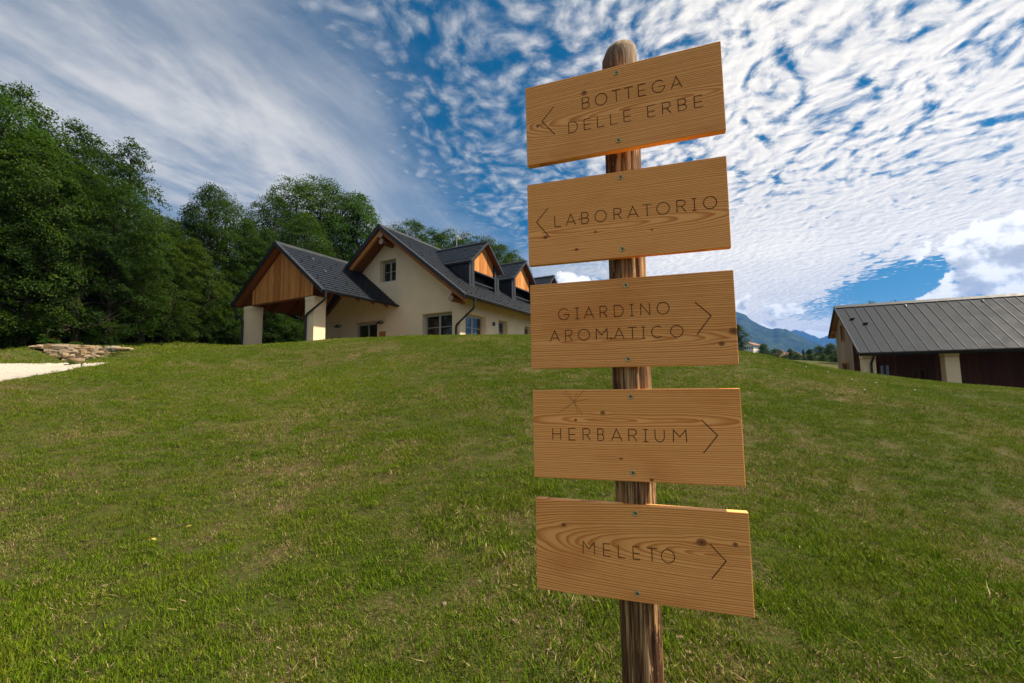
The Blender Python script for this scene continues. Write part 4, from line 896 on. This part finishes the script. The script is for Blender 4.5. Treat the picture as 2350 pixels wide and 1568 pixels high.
def leaves_mesh(name, centers, normals, rad, nleaf, size, seed, m_, flat=.16, elong=1.6, jit=.55):
    """leaf sprays: for each centre a flattened disc of single leaves (rhombs folded along the midrib)"""
    rs = np.random.default_rng(seed); K = len(centers); N = K*nleaf
    C = np.repeat(centers, nleaf, 0); Nn = np.repeat(normals, nleaf, 0); R_ = np.repeat(rad, nleaf)
    h = np.where(np.abs(Nn[:, 2:3]) < .9, [[0, 0, 1.]], [[1., 0, 0]]); t = np.cross(Nn, h); t /= np.linalg.norm(t, axis=1, keepdims=True); bt = np.cross(Nn, t)
    a = rs.uniform(0, 2*np.pi, N); r = R_*np.sqrt(rs.uniform(0, 1, N))*rs.uniform(.6, 1.25, N)
    P = C+t*(r*np.cos(a))[:, None]+bt*(r*np.sin(a))[:, None]+Nn*(rs.normal(0, 1, N)*flat*R_-.35*r*r/np.maximum(R_, .1)*.6)[:, None]
    ln = Nn+rs.normal(0, jit, (N, 3)); ln /= np.linalg.norm(ln, axis=1, keepdims=True)
    d = rs.normal(0, 1, (N, 3))+(P-C)*1.5; d -= ln*(d*ln).sum(1, keepdims=True); d /= np.linalg.norm(d, axis=1, keepdims=True); s = np.cross(ln, d)
    L_ = size*rs.uniform(.65, 1.35, N)[:, None]; w = L_/elong*.5
    v = np.stack([P, P+d*L_*.45+s*w-ln*w*.25, P+d*L_, P+d*L_*.45-s*w-ln*w*.25], 1).reshape(-1, 3)
    q = np.arange(N)*4; f = np.stack([q, q+1, q+2, q+3], 1)
    me = bpy.data.meshes.new(name); me.vertices.add(len(v)); me.vertices.foreach_set('co', v.astype(np.float32).ravel()); me.loops.add(N*4); me.loops.foreach_set('vertex_index', f.astype(np.int32).ravel())
    me.polygons.add(N); me.polygons.foreach_set('loop_start', (np.arange(N)*4).astype(np.int32)); me.materials.append(m_); me.update(calc_edges=True); return me
def tree_proto(seed, H, cr, base, nsp, nleaf, size, m_, shape='oval', spray=(.45, .85), lean=.0, droop=.25):
    rs = np.random.default_rng(seed); rnd = random.Random(seed)
    prof = {'oval': lambda h: math.sin(math.pi*min(1, max(0, h))**.75)**.6*(1-.12*h), 'dome': lambda h: (1-(max(0, h-.25)/.75)**2)**.5*min(1, .45+h*2.2), 'cone': lambda h: (1-h)**.8*min(1, .4+h*4), 'spire': lambda h: (1-h)**1.0+.03}[shape]
    lob = rs.uniform(0, 6.28, 8); cen, nor, rad = [], [], []; limbs = []
    trunk = [(lean*H*(h**1.5)+.12*math.sin(3*h+seed), .12*math.cos(2.3*h+seed), h*H) for h in np.linspace(0, .85, 9)]
    tp = lambda z: np.array([np.interp(z, [q[2] for q in trunk], [q[k] for q in trunk]) for k in (0, 1)]+[z])
    while len(cen) < nsp:
        h = rs.uniform(0, 1); z = H*(base+(1-base)*h); a = rs.uniform(0, 6.283)
        R0 = cr*prof(h)*(1+.20*math.sin(2*a+lob[0])+.16*math.sin(3*a+lob[1]+5*h)+.18*math.sin(9*h+lob[2]+a))
        if R0 < .05: continue
        if rs.uniform() > .25+.75*min(1, R0/cr): continue
        r = R0*(rs.uniform(0, 1)**.42)*rs.uniform(.85, 1.08); c = tp(z*.97)+np.array([r*math.cos(a), r*math.sin(a), rs.normal(0, .15)])
        # gaps: leave some pockets of the crown empty
        if vnoise(np.array([c[0]*.55+seed]), np.array([c[2]*.55+c[1]*.4]), seed)[0] < .27 and rs.uniform() < .85: continue
        n_ = np.array([math.cos(a)*r/cr*.8, math.sin(a)*r/cr*.8, 1.])+rs.normal(0, .22, 3); cen.append(c); nor.append(n_/np.linalg.norm(n_)); rad.append(rs.uniform(*spray))
    cen = np.array(cen); nor = np.array(nor); rad = np.array(rad)
    crown = leaves_mesh('crown', cen, nor, rad, nleaf, size, seed, m_)
    b = MB(); r0 = .017*H+.03; b.tube(trunk, [r0*(1.25 if i == 0 else 1-.105*i) for i in range(9)], 9)
    for k in rs.choice(len(cen), min(60, len(cen)), replace=False):
        c = cen[k]; z0 = max(.12*H, c[2]-np.hypot(*(c[:2]-tp(c[2])[:2]))*rnd.uniform(.5, .9)); p0 = tp(min(z0, .83*H)); m0 = (p0+c)/2+np.array([0, 0, -.12*np.linalg.norm(c-p0)]); b.tube([p0, m0, c], [r0*.34*(1-z0/H)+.018, r0*.2*(1-z0/H)+.013, .008], 5, False)
    me = mesh_np('trunk', b.v, b.f, [M_BARK], True); return dict(H=H, crown=crown, trunk=me)
PROTO = {
 'beech': tree_proto(11, 16, 4.6, .10, 620, 62, .145, M_LEAF, 'oval'),
 'beech2': tree_proto(12, 16, 4.2, .06, 600, 62, .145, M_LEAF, 'dome'),
 'hornbeam': tree_proto(13, 12, 3.6, .05, 520, 62, .125, M_LEAF2, 'oval', (.4, .75)),
 'airy': tree_proto(14, 16, 3.1, .18, 300, 52, .15, M_LEAF, 'oval', (.35, .7)),
 'ash': tree_proto(15, 14, 3.8, .22, 420, 60, .16, M_LEAF3, 'dome', (.45, .85)),
 'bush': tree_proto(16, 5, 2.3, .02, 300, 55, .115, M_LEAF, 'dome', (.3, .6)),
 'far': tree_proto(17, 9, 3.6, .05, 300, 40, .26, M_LEAFFAR, 'dome', (.5, .95)),
 'far2': tree_proto(18, 11, 3.0, .08, 280, 40, .26, M_LEAFFAR, 'oval', (.5, .9)),
 'spruce': tree_proto(19, 12, 2.3, .02, 340, 42, .22, M_NEEDLE, 'spire', (.35, .7)),
 'sapling': tree_proto(20, .8, .32, .15, 26, 14, .07, M_LEAF3, 'oval', (.07, .14)),
}
def tree(name, px, top, R, proto, label, group, wide=1.0, rot=None):
    g = at(px, top, R); gz = float(T(g[0], g[1])); pr = PROTO[proto]; s = (g[2]-gz+.1)/pr['H']
    e = empty(name, (g[0], g[1], gz-.1), random.uniform(0, 6.28) if rot is None else rot, label, 'tree', group); e.scale = (s*wide, s*wide, s)
    for k in ('trunk', 'crown'):
        o = bpy.data.objects.new(k, pr[k]); link(o, e)
    return e
EDGE = 'tall dark leafy tree in the wood behind the stone wall'; G1 = 'trees of the wood behind the stone wall'
for px, top, R, pr, wd in [(90,300,28,'beech2',.9),(200,380,28,'beech2',.9),(270,400,28.5,'beech2',.9),(20,360,27.5,'beech2',.9),(-150,200,29,'beech',1.),(20,208,29,'ash',.8),(62,190,31,'beech',.85),(-40,260,30,'beech2',.9),(165,268,31,'beech',.85),(235,320,33,'beech2',.9),(120,330,36,'beech',1.),(-190,330,26,'hornbeam',1.1),(40,400,37,'beech2',1.1),(205,420,38,'beech',1.1)]:
    tree('ash_tree' if pr == 'ash' else 'beech_tree', px, top, R, pr, 'tall light green feathery tree in the wood behind the stone wall' if pr == 'ash' else EDGE, None if pr == 'ash' else G1, wd)
tree('maple_tree', 306, 296, 31, 'airy', 'slender tall tree with open airy crown and visible stem at the edge of the wood', None, .85)
tree('maple_tree', 345, 470, 30, 'airy', 'lower open tree reaching out between the wood and the porch', None, 1.0)
G2 = 'trees of the wood beside the porch'
for px, top, R, pr, wd in [(385,490,32,'beech2',.9),(425,500,34,'beech2',.9),(455,470,36,'beech',.9),(395,560,30,'hornbeam',1.0),(330,520,33,'beech2',1.0),(440,540,31,'hornbeam',.95),(490,418,33,'hornbeam',.85),(520,440,36,'beech2',.8),(560,500,34,'hornbeam',.95),(615,520,35,'hornbeam',.9),(420,600,38,'beech',1.2),(580,560,38,'beech2',1.1),(545,600,33,'hornbeam',.9)]:
    tree('hornbeam_tree', px, top, R, pr, 'olive green bushy tree of the wood beside the porch', G2, wd)
G3 = 'trees behind the farmhouse roof'
for px, top, R, pr, wd in [(635,440,40,'beech2',.85),(680,402,42,'beech2',.95),(735,398,43,'beech2',.9),(785,430,42,'beech2',.85),(700,480,37,'beech2',.9),(905,512,46,'beech2',.95),(950,498,47,'beech2',.9),(985,520,48,'beech',.95),(1025,522,49,'beech2',1.),(1065,532,50,'beech2',1.),(1105,535,50,'beech2',1.),(1145,552,51,'beech2',.95),(1178,570,52,'beech2',.9),(1195,592,50,'beech2',.8),(860,560,45,'beech',1.),(1000,560,44,'beech2',1.1),(1090,570,46,'beech2',1.1),(1240,640,56,'beech2',.8)]:
    tree('beech_tree', px, top, R, pr, 'dark green leafy tree rising behind the farmhouse roof', G3, wd)
tree('ash_tree', 825, 436, 40, 'ash', 'light green feathery tree beside the farmhouse ridge', None, .8)
for px, top, R, wd in [(-220,640,27,1.2),(-120,650,28,1.2),(-50,620,28.5,1.2),(30,630,29,1.25),(110,640,29.5,1.2),(180,630,30,1.2),(255,640,29.5,1.2),(330,650,29,1.2),(390,660,29,1.2),(450,665,30,1.1),(505,670,30.5,1.1),(560,690,31.5,1.1),(610,680,33,1.2),(660,700,33,1.2),(20,600,34,1.5),(150,600,35,1.5),(280,600,35,1.5),(400,620,34,1.5),(520,630,35,1.5),(620,640,37,1.5),(700,690,36,1.4)]:
    R += 2.2; top += 30
    e = tree('hazel_bush', px, top, R, 'bush', 'dense dark bush filling the foot of the wood', 'bushes at the foot of the wood', wd); e['category'] = 'bush'
for px, py in [(119.5,768),(196,774),(258,781),(319,776),(369,783),(408,784),(455,782),(491,786),(60,779)]:
    g = at(px, 793, 28.6); e = empty('sapling', (g[0], g[1], float(T(g[0], g[1]))-.02), random.uniform(0, 6), 'small bright sapling standing on the grass edge before the wood', 'plant', 'saplings along the edge of the wood')
    s = max(.35, (at(px, py, 28.6)[2]-float(T(g[0], g[1])))/.8); e.scale = (s, s, s)
    for k in ('trunk', 'crown'): link(bpy.data.objects.new('stem' if k == 'trunk' else 'foliage', PROTO['sapling'][k]), e)
G4 = 'far trees along the valley'
for px, top, R, pr, wd in [(1640,740,62,'far2',.9),(1690,742,60,'far2',.85),(1752,789,105,'far',.9),(1780,800,118,'far',1.),(1812,799,125,'far2',.9),(1830,812,110,'far',1.),(1858,800,95,'far2',1.1),(1878,794,88,'far',.95),(1905,788,74,'far',1.),(1862,813,70,'far',.9),(1890,812,62,'far',1.),(1925,800,60,'far',1.),(1770,812,90,'far',.8),(1800,815,85,'far',.8),(1735,808,110,'far',.8),(1845,820,85,'far',.8),(1760,806,150,'far',1.2),(1820,806,160,'far',1.2),(1900,800,120,'far2',1.2)]:
    tree('valley_tree', px, top, R, pr, 'small green tree across the valley between the sign and the barn', G4, wd)
tree('spruce_tree', 1843, 800, 112, 'spruce', 'dark pointed spruce among the valley trees', None, .75)
for px, top, R in [(1972,688,48),(2003,680,50),(2046,680,50),(2272,672,44),(2300,667,45),(2325,672,44)]:
    tree('poplar_tree', px, top, R, 'airy', 'tree top showing above the ridge of the barn roof', 'trees behind the barn', .7)
# =====================================================================
# SMALL PLANTS AT THE STONE WALL
# =====================================================================
def m_flat(c): return lambda n, b: setc(n, b, c)
M_PETAL = {k: mat('petal_'+k, m_flat(c), .6, .3) for k, c in dict(red=(.55, .05, .02), pink=(.62, .22, .25), yellow=(.65, .42, .03), white=(.7, .68, .6)).items()}
def flower_plant(P, col, h, label):
    e = empty('flower_plant', P, random.uniform(0, 6), label, 'plant', None); k = 12; a = RNG.uniform(0, 6.28, k); r = RNG.uniform(.02, .16, k)
    me = leaves_mesh('foliage', np.c_[r*np.cos(a), r*np.sin(a), RNG.uniform(.05, h, k)], np.tile([0, 0, 1.], (k, 1)), np.full(k, .07), 9, .06, int(h*1000), M_LEAF3); link(bpy.data.objects.new('foliage', me), e)
    b = MB()
    for i in range(5): b.tube([(0, 0, 0), (r[i]*math.cos(a[i])*.5, r[i]*math.sin(a[i])*.5, h*.6), (r[i]*math.cos(a[i]), r[i]*math.sin(a[i]), h)], .005, 5)
    b.build('stem', M_LEAF3, e)
    for i in range(5):
        f = MB(); n_ = 7; c = Vector((r[i]*math.cos(a[i]), r[i]*math.sin(a[i]), h+.01))
        for q in range(n_):
            t = 2*math.pi*q/n_; d = Vector((math.cos(t), math.sin(t), .25)); s = Vector((-math.sin(t), math.cos(t), 0)); f.add([c, c+d*.022+s*.012, c+d*.042, c+d*.022-s*.012], [(0, 1, 2, 3)])
        f.build('flower', M_PETAL[col], e)
for u, d, col, h, lab in [(.18, .05, 'pink', .34, 'pink flowering plant on top of the stone wall'), (.55, .15, 'red', .16, 'red flowering plant on the top course of the stone wall'), (1.05, .02, 'red', .10, 'low red flowering plant between the capping stones'), (1.3, .55, 'red', .22, 'red flowering plant at the foot of the stone wall'), (1.9, .6, 'yellow', .22, 'yellow flowering plant at the foot of the stone wall'), (2.6, .55, 'yellow', .16, 'small yellow flowering plant below the grey stones')]:
    P = SW_A+SW_T*u+SW_N*d; flower_plant((P[0], P[1], (wall_top(u)+.02 if d < .3 else float(T(P[0], P[1])))), col, h, lab)
# =====================================================================
# FAR HOUSES, FENCE, MOUNTAINS
# =====================================================================
M_FARWALL = mat('far_render', lambda n, b: setc(n, b, n.mix(n.noise(n.coord(), 1., 3.), (.62, .57, .47), (.72, .68, .58))), .9, .1)
M_FARROOF = mat('far_tiles', lambda n, b: setc(n, b, n.ramp(n.noise(n.coord(), 2., 4., .7), [(.3, (.16, .085, .06)), (.7, (.30, .17, .12))])), .85, .2)
def far_house(px, base_y, R, w, l, h, rz, label, nwin):
    g = at(px, base_y, R); gz = g[2]-1.2; e = empty('village_house', (g[0], g[1], gz), rz, label, 'house'); h += 1.2
    MB().prism([(-w/2, -6), (w/2, -6), (w/2, h), (0, h+w*.22), (-w/2, h)], -l/2, l/2, gab).build('wall', M_FARWALL, e)
    for s in (-1, 1): MB().prism([(0, h+w*.22+.25), (s*(w/2+.7), h-.06), (s*(w/2+.7), h-.3), (0, h+w*.22+.02)], -l/2-.7, l/2+.7, gab).build('roof', M_FARROOF, e)
    MB().box(-.9-.5, -.9+.5, -.5, .5, h+.6, h+w*.22+1.1).build('chimney', M_FARROOF, e)
    for i in range(nwin):
        y = -l/2+l*(i+.5)/nwin; MB().box(w/2+.005, w/2+.05, y-.45, y+.45, h-2.4, h-.9).build('window', M_GLASS, e)
        MB().box(-w/2+w*(i+.5)/nwin-.4, -w/2+w*(i+.5)/nwin+.4, -l/2-.05, -l/2-.005, h-2.4, h-1.0).build('window', M_GLASS, e)
far_house(1724, 809, 300, 6.6, 9.0, 4.2, -.9, 'pale village house with brown tiled roof standing beside the valley trees', 5)
far_house(1797, 824, 170, 5.5, 8.0, .6, .5, 'low village house of which only the tiled roof shows above the grass', 3)
M_WIRE = mat('fence_wire', lambda n, b: setc(n, b, (.02, .022, .024)), .5, .4)
fc = empty('wire_fence', tuple(at(1890, 850, 36)), 0., 'dark wire fence with thin posts beside the barn gable', 'fence'); f0 = at(1835, 850, 37); f1 = at(1945, 858, 34); FO = np.array(fc.location)
for t in np.linspace(0, 1, 6):
    p = f0*(1-t)+f1*t; z = float(T(p[0], p[1])); MB().tube([(p[0]-FO[0], p[1]-FO[1], z-.2-FO[2]), (p[0]-FO[0], p[1]-FO[1], z+1.7-FO[2])], .03, 8).build('fence_post', M_WIRE, fc)
for h in np.arange(.1, 1.65, .13):
    pts = [];
    for t in np.linspace(0, 1, 12): p = f0*(1-t)+f1*t; pts.append((p[0]-FO[0], p[1]-FO[1], float(T(p[0], p[1]))+h-FO[2]))
    MB().tube(pts, .008, 4).build('wire', M_WIRE, fc)
def m_mount(n, b):
    p = n.pos(); x, y, z = n.sep(p); nz = n.sep(n.new('ShaderNodeNewGeometry').outputs['Normal'])[2]
    f = n.noise(p, .0042, 6., .65); g = n.noise(p, .022, 5., .7); wd = n.ramp(n.m('ADD', n.m('MULTIPLY', f, .6), n.m('MULTIPLY', g, .4)), [(.38, (.008, .018, .010)), (.52, (.018, .034, .013)), (.66, (.060, .075, .028))])
    rock = n.m('MULTIPLY', n.rng(nz, .62, .45), n.rng(g, .42, .60))
    setc(n, b, n.mix(rock, wd, (.30, .28, .25)), n.bump(g, .8, 30.))
M_MOUNT = mat('mountain_forest', m_mount, .95, .1)
def mountain(name, prof, R, depth, seed, label, amp):
    xs = [q[0] for q in prof]; ys = [q[1] for q in prof]; pxs = np.linspace(xs[0], xs[-1], 320); rows_ = np.r_[np.linspace(-.5, 0, 8)[:-1], np.linspace(0, 1, 70)]
    C = np.array([at(px, float(np.interp(px, xs, ys)), R) for px in pxs]); D = C[:, :2]/R; zc = np.maximum(C[:, 2], 12.)[None]; t = rows_[:, None]
    r = np.where(t >= 0, R-depth*t, R-depth*t*1.6); u = np.arctan2(D[:, 0], D[:, 1])[None]*R; one = np.ones_like(u)
    rid = 1-np.abs(2*fbm(u/900.+seed+0*t, t*depth/1500.*one+seed, 5, seed)-1); fine = fbm(u/140.+0*t, t*depth/200.*one, 4, seed+3)-.5
    tp_ = np.maximum(t, 0); k = np.where(t >= 0, (1-tp_)**1.25, 1+t*1.9); fade = np.minimum(1, np.abs(t)*5)
    z = zc*k+amp*(rid-.62)*fade*(1-tp_)**.5+fine*amp*.34*(.7+.3*fade); z = np.where(t > .5, np.maximum(z, 6-20*np.maximum(0, t-.9)), z)
    V = np.stack([D[None, :, 0]*r, D[None, :, 1]*r, z], -1).reshape(-1, 3)
    n_ = len(pxs); m_ = len(rows_); idx = (np.arange(m_-1)[:, None]*n_+np.arange(n_-1)[None]).ravel()
    o = bpy.data.objects.new(name, mesh_np(name, V, np.stack([idx, idx+1, idx+n_+1, idx+n_], 1), [M_MOUNT], True)); link(o); o['kind'] = 'structure'; o['label'] = label; return o
mountain('near_mountain', [(900,860),(1100,800),(1250,760),(1400,735),(1520,722),(1600,716),(1650,716),(1695,720),(1712,722),(1722,731),(1740,742),(1760,752),(1775,760),(1785,758),(1800,766),(1815,772),(1828,778),(1845,786),(1862,797),(1885,812),(1930,832),(2000,850)], 3900, 2300, 4, 'wooded mountain flank sloping down behind the valley', 210)
mountain('far_mountain', [(1500,830),(1650,800),(1740,785),(1795,769),(1812,763),(1827,757),(1836,759),(1843,758),(1852,765),(1868,772),(1880,776),(1892,772),(1905,767),(1925,760),(1960,757),(2010,768),(2080,765),(2200,775),(2350,770),(2500,795),(2700,820)], 7000, 2600, 9, 'distant blue rocky mountain ridge', 300)
# =====================================================================
# LAWN
# =====================================================================
def grass_material():
    m = bpy.data.materials.new('grass_blade'); m.use_nodes = True; n = NT(m.node_tree); t = m.node_tree; b = t.nodes['Principled BSDF']
    at_ = n.new('ShaderNodeAttribute', attribute_name='tone'); tr, tg, tb = n.sep(at_.outputs['Vector']); r = n.orand(); p = n.pos(); f = dry_field(n, p)
    hue = n.noise(p, .30, 3., .6); hue2 = n.noise(p, 1.7, 3., .6)
    g = n.ramp(n.m('ADD', n.m('MULTIPLY', tg, .45), n.m('ADD', n.m('MULTIPLY', r, .20), n.m('MULTIPLY', hue, .55))), [(.25, (.023, .064, .002)), (.52, (.068, .130, .003)), (.85, (.150, .192, .006))])
    g = n.mix(n.rng(hue2, .45, .72, 0., .45), g, (.135, .140, .012))
    straw = n.mix(tg, (.20, .145, .06), (.42, .33, .17))
    k = n.m('GREATER_THAN', n.m('ADD', tr, n.rng(f, .42, .66, -.15, .24)), .80)
    c = n.mix(k, g, straw); c = n.mix(n.rng(tb, .0, .45, .55, 0.), c, (.115, .098, .040))
    n.put(b.inputs['Base Color'], c); b.inputs['Roughness'].default_value = .65; b.inputs['Specular IOR Level'].default_value = .06
    tl = n.new('ShaderNodeBsdfTranslucent'); n.put(tl.inputs['Color'], c); mx = n.new('ShaderNodeMixShader'); mx.inputs[0].default_value = .3
    t.links.new(b.outputs[0], mx.inputs[1]); t.links.new(tl.outputs[0], mx.inputs[2]); t.links.new(mx.outputs[0], t.nodes['Material Output'].inputs[0]); return m
M_GRASS = grass_material()
def tuft(seed, n, rad, h0, h1, w, wild=.0):
    rs = np.random.default_rng(seed); V, F, Tn = [], [], []
    for i in range(n):
        a = rs.uniform(0, 6.28); r = rad*math.sqrt(rs.uniform()); x, y = r*math.cos(a), r*math.sin(a); h = rs.uniform(h0, h1); d = rs.uniform(0, 6.28); ln = rs.uniform(.15, .85)*h+wild*rs.uniform(0, .06)
        dx, dy = math.cos(d), math.sin(d); sx, sy = -dy, dx; ww = w*rs.uniform(.6, 1.25); k = len(V); tr = rs.uniform(); tg = rs.uniform()
        if tr > .8: h *= .55; ln *= 1.5
        for t in (0, .4, .75):
            q = ww*(1-.5*t); px, py, pz = x+dx*ln*t*t, y+dy*ln*t*t, h*t*(1-.18*t)-.004; V += [(px-sx*q/2, py-sy*q/2, pz), (px+sx*q/2, py+sy*q/2, pz)]; Tn += [(tr, tg, t, 1)]*2
        V.append((x+dx*ln, y+dy*ln, h*.86)); Tn.append((tr, tg, 1, 1))
        F += [(k, k+1, k+3, k+2), (k+2, k+3, k+5, k+4), (k+4, k+5, k+6)]
    me = mesh_np('grass_tuft', V, F, [M_GRASS]); ca = me.attributes.new('tone', 'FLOAT_COLOR', 'POINT'); ca.data.foreach_set('color', np.array(Tn, np.float32).ravel()); return bpy.data.objects.new('grass_tuft', me)
tcol = bpy.data.collections.new('grass_tufts')
for s, a in enumerate([(78, .10, .011, .027, .0029), (78, .10, .013, .030, .0030), (70, .09, .010, .025, .0029), (30, .05, .020, .044, .0034)]): tcol.objects.link(tuft(40+s, *a))
tfar = bpy.data.collections.new('grass_tufts_far')
for s, a in enumerate([(60, .22, .035, .075, .0085), (60, .22, .03, .065, .0085)]): tfar.objects.link(tuft(60+s, *a))
def scatter(name, coll, P, rot, scl, parent=None):
    me = bpy.data.meshes.new(name); me.from_pydata([tuple(p) for p in P], [], [])
    at1 = me.attributes.new('rz', 'FLOAT_VECTOR', 'POINT'); at1.data.foreach_set('vector', rot.astype(np.float32).ravel()); at2 = me.attributes.new('sc', 'FLOAT', 'POINT'); at2.data.foreach_set('value', scl.astype(np.float32))
    o = bpy.data.objects.new(name, me); link(o); ng = bpy.data.node_groups.new(name, 'GeometryNodeTree'); ng.interface.new_socket('Geometry', in_out='INPUT', socket_type='NodeSocketGeometry'); ng.interface.new_socket('Geometry', in_out='OUTPUT', socket_type='NodeSocketGeometry')
    gi, go = ng.nodes.new('NodeGroupInput'), ng.nodes.new('NodeGroupOutput'); ip = ng.nodes.new('GeometryNodeInstanceOnPoints'); ci = ng.nodes.new('GeometryNodeCollectionInfo'); ci.inputs[0].default_value = coll; ci.inputs['Separate Children'].default_value = True; ci.inputs['Reset Children'].default_value = True
    ip.inputs['Pick Instance'].default_value = True; a1 = ng.nodes.new('GeometryNodeInputNamedAttribute'); a1.data_type = 'FLOAT_VECTOR'; a1.inputs[0].default_value = 'rz'; a2 = ng.nodes.new('GeometryNodeInputNamedAttribute'); a2.data_type = 'FLOAT'; a2.inputs[0].default_value = 'sc'
    l = ng.links.new; l(gi.outputs[0], ip.inputs['Points']); l(ci.outputs[0], ip.inputs['Instance']); l(a1.outputs['Attribute'], ip.inputs['Rotation']); l(a2.outputs['Attribute'], ip.inputs['Scale']); l(ip.outputs[0], go.inputs[0])
    md = o.modifiers.new('grass', 'NODES'); md.node_group = ng; o['kind'] = 'stuff'; return o
def lawn_points(n, r0, r1, a0, a1, dens, thin=.0):
    R = np.sqrt(RNG.uniform(r0*r0, r1*r1, n)); a = np.radians(RNG.uniform(a0, a1, n)); x, y = R*np.sin(a), R*np.cos(a)
    bare = .55*fbm(x*2.3+40, y*2.3, 3, 21)+.45*fbm(x*.6+11, y*.6, 3, 22); keep = RNG.uniform(0, 1, n) < np.clip(1-(bare-.655)*10*thin, .35, 1)
    keep &= ~inside(GPOLY, x, y)
    # not inside the buildings or the stone wall
    for fn_, bx in ((HO, (-11.2, .1, -5.1, HL)),):
        qx, qy = x-HO[0], y-HO[1]; w_ = qx*math.cos(YH)-qy*math.sin(YH); l_ = qx*math.sin(YH)+qy*math.cos(YH); keep &= ~((w_ > -11.4) & (w_ < .3) & (l_ > -5.1) & (l_ < HL))
    qx, qy = x-SW_A[0], y-SW_A[1]; u = qx*SW_T[0]+qy*SW_T[1]; d = qx*SW_N[0]+qy*SW_N[1]; keep &= ~((u > -.1) & (u < SW_L+.1) & (np.abs(d-.1) < .3))
    x, y = x[keep], y[keep]; z = T(x, y); n = len(x); s = RNG.uniform(.75, 1.3, n)*np.clip(1.25-(bare[keep]-.45)*1.6, .55, 1.35)
    return np.c_[x, y, z], np.c_[RNG.normal(0, .10, n), RNG.normal(0, .10, n), RNG.uniform(0, 6.28, n)], s
def area(r0, r1, a0, a1): return math.radians(a1-a0)*(r1*r1-r0*r0)/2
parts = []
for r0, r1, dn in ((.8, 4.5, 380), (4.5, 9, 290), (9, 20, 190)): parts.append(lawn_points(int(area(r0, r1, -66, 66)*dn), r0, r1, -66, 66, dn, 1.))
parts.append((lambda P, R_, S: (P, R_*2.2, S*1.75))(*lawn_points(420, .9, 4.2, -60, 60, 1)))
o = scatter('lawn_grass', tcol, *[np.concatenate(q) for q in zip(*parts)]); o['label'] = 'short patchy lawn grass around the signpost'; o['category'] = 'grass'
o = scatter('bank_grass', tfar, *lawn_points(int(area(18, 33, -66, 10)*26), 18, 33, -66, 10, 26)); o['label'] = 'mown grass of the bank around the stone wall'; o['category'] = 'grass'
# fallen leaves, clover heads, stones on the lawn
M_YLEAF = mat('yellow_leaf', lambda n, b: setc(n, b, n.mix(n.noise(n.coord(), 30., 3.), (.30, .22, .04), (.42, .32, .06))), .5, .3)
def lawn_leaf(px, py):
    P = hit_ground(px, py); s = RNG.uniform(.014, .022); b = MB(); m = [(0, -1), (.5, -.4), (.55, .2), (.0, 1.1), (-.55, .2), (-.5, -.4)]; b.add([(x*s, y*s, .01*abs(x)) for x, y in m], [(0, 1, 2, 3), (0, 3, 4, 5)])
    o = b.build('fallen_leaf', M_YLEAF); o.location = (P[0], P[1], P[2]+.045); o.rotation_euler = (RNG.uniform(-.5, .2), RNG.uniform(-.4, .4), RNG.uniform(0, 6)); tag(o, 'yellow fallen leaf lying on the lawn', 'leaf', 'fallen leaves on the lawn')
for p in [(175,1260),(432,1222),(117,1452),(352,1252),(1985,1212),(2008,1205)]: lawn_leaf(*p)
M_PEB = mat('pale_pebble', lambda n, b: setc(n, b, n.mix(n.noise(n.coord(), 20., 3.), (.13, .095, .06), (.21, .16, .105))), .85, .2)
pebm = stone_mesh(77).copy(); pebm.materials.clear(); pebm.materials.append(M_PEB)
for p in [(1235,1445),(1180,1430),(1260,1500),(905,1432),(1020,1392),(1980,1130),(2045,1058),(1870,1180),(240,1350),(1560,1470),(1580,1505),(2200,1290),(1800,1360),(1100,1340)]:
    P = hit_ground(*p); o = bpy.data.objects.new('pebble', pebm); link(o); s = RNG.uniform(.016, .026); o.scale = (s*1.3, s, s*.7); o.location = (P[0], P[1], P[2]+.012); o.rotation_euler = (0, 0, RNG.uniform(0, 6)); tag(o, 'pale pebble lying in the lawn', 'pebble', 'pebbles in the lawn')
def clover(px, py):
    P = hit_ground(px, py); e = empty('clover_flower', (P[0], P[1], P[2]), 0., 'white clover flower near the top of the lawn', 'flower', 'clover flowers in the lawn'); MB().tube([(0, 0, 0), (.005, 0, .08)], .003, 5).build('stem', M_LEAF3, e)
    o = bpy.data.objects.new('flower_head', pebm2); link(o, e); o.location = (.005, 0, .085); o.scale = (.022, .022, .02)
pebm2 = stone_mesh(78).copy(); pebm2.materials.clear(); pebm2.materials.append(M_PETAL['white'])
for p in [(1850,850),(1900,862),(1955,880),(2010,888),(2100,905),(1985,905)]: clover(*p)
# =====================================================================
# HAZE
# =====================================================================
hz = MB().box(-9000, 9000, -7600, 9300, -60, 720).build('haze', None); hz['kind'] = 'stuff'; hz['label'] = 'thin blue summer haze over the valley'
hm = bpy.data.materials.new('haze'); hm.use_nodes = True; hm.node_tree.nodes.clear(); pv = hm.node_tree.nodes.new('ShaderNodeVolumePrincipled'); ho = hm.node_tree.nodes.new('ShaderNodeOutputMaterial')
pv.inputs['Color'].default_value = (.06, .27, .85, 1); pv.inputs['Density'].default_value = 1.1e-4; pv.inputs['Anisotropy'].default_value = .2; hm.node_tree.links.new(pv.outputs[0], ho.inputs['Volume']); hz.data.materials.append(hm)
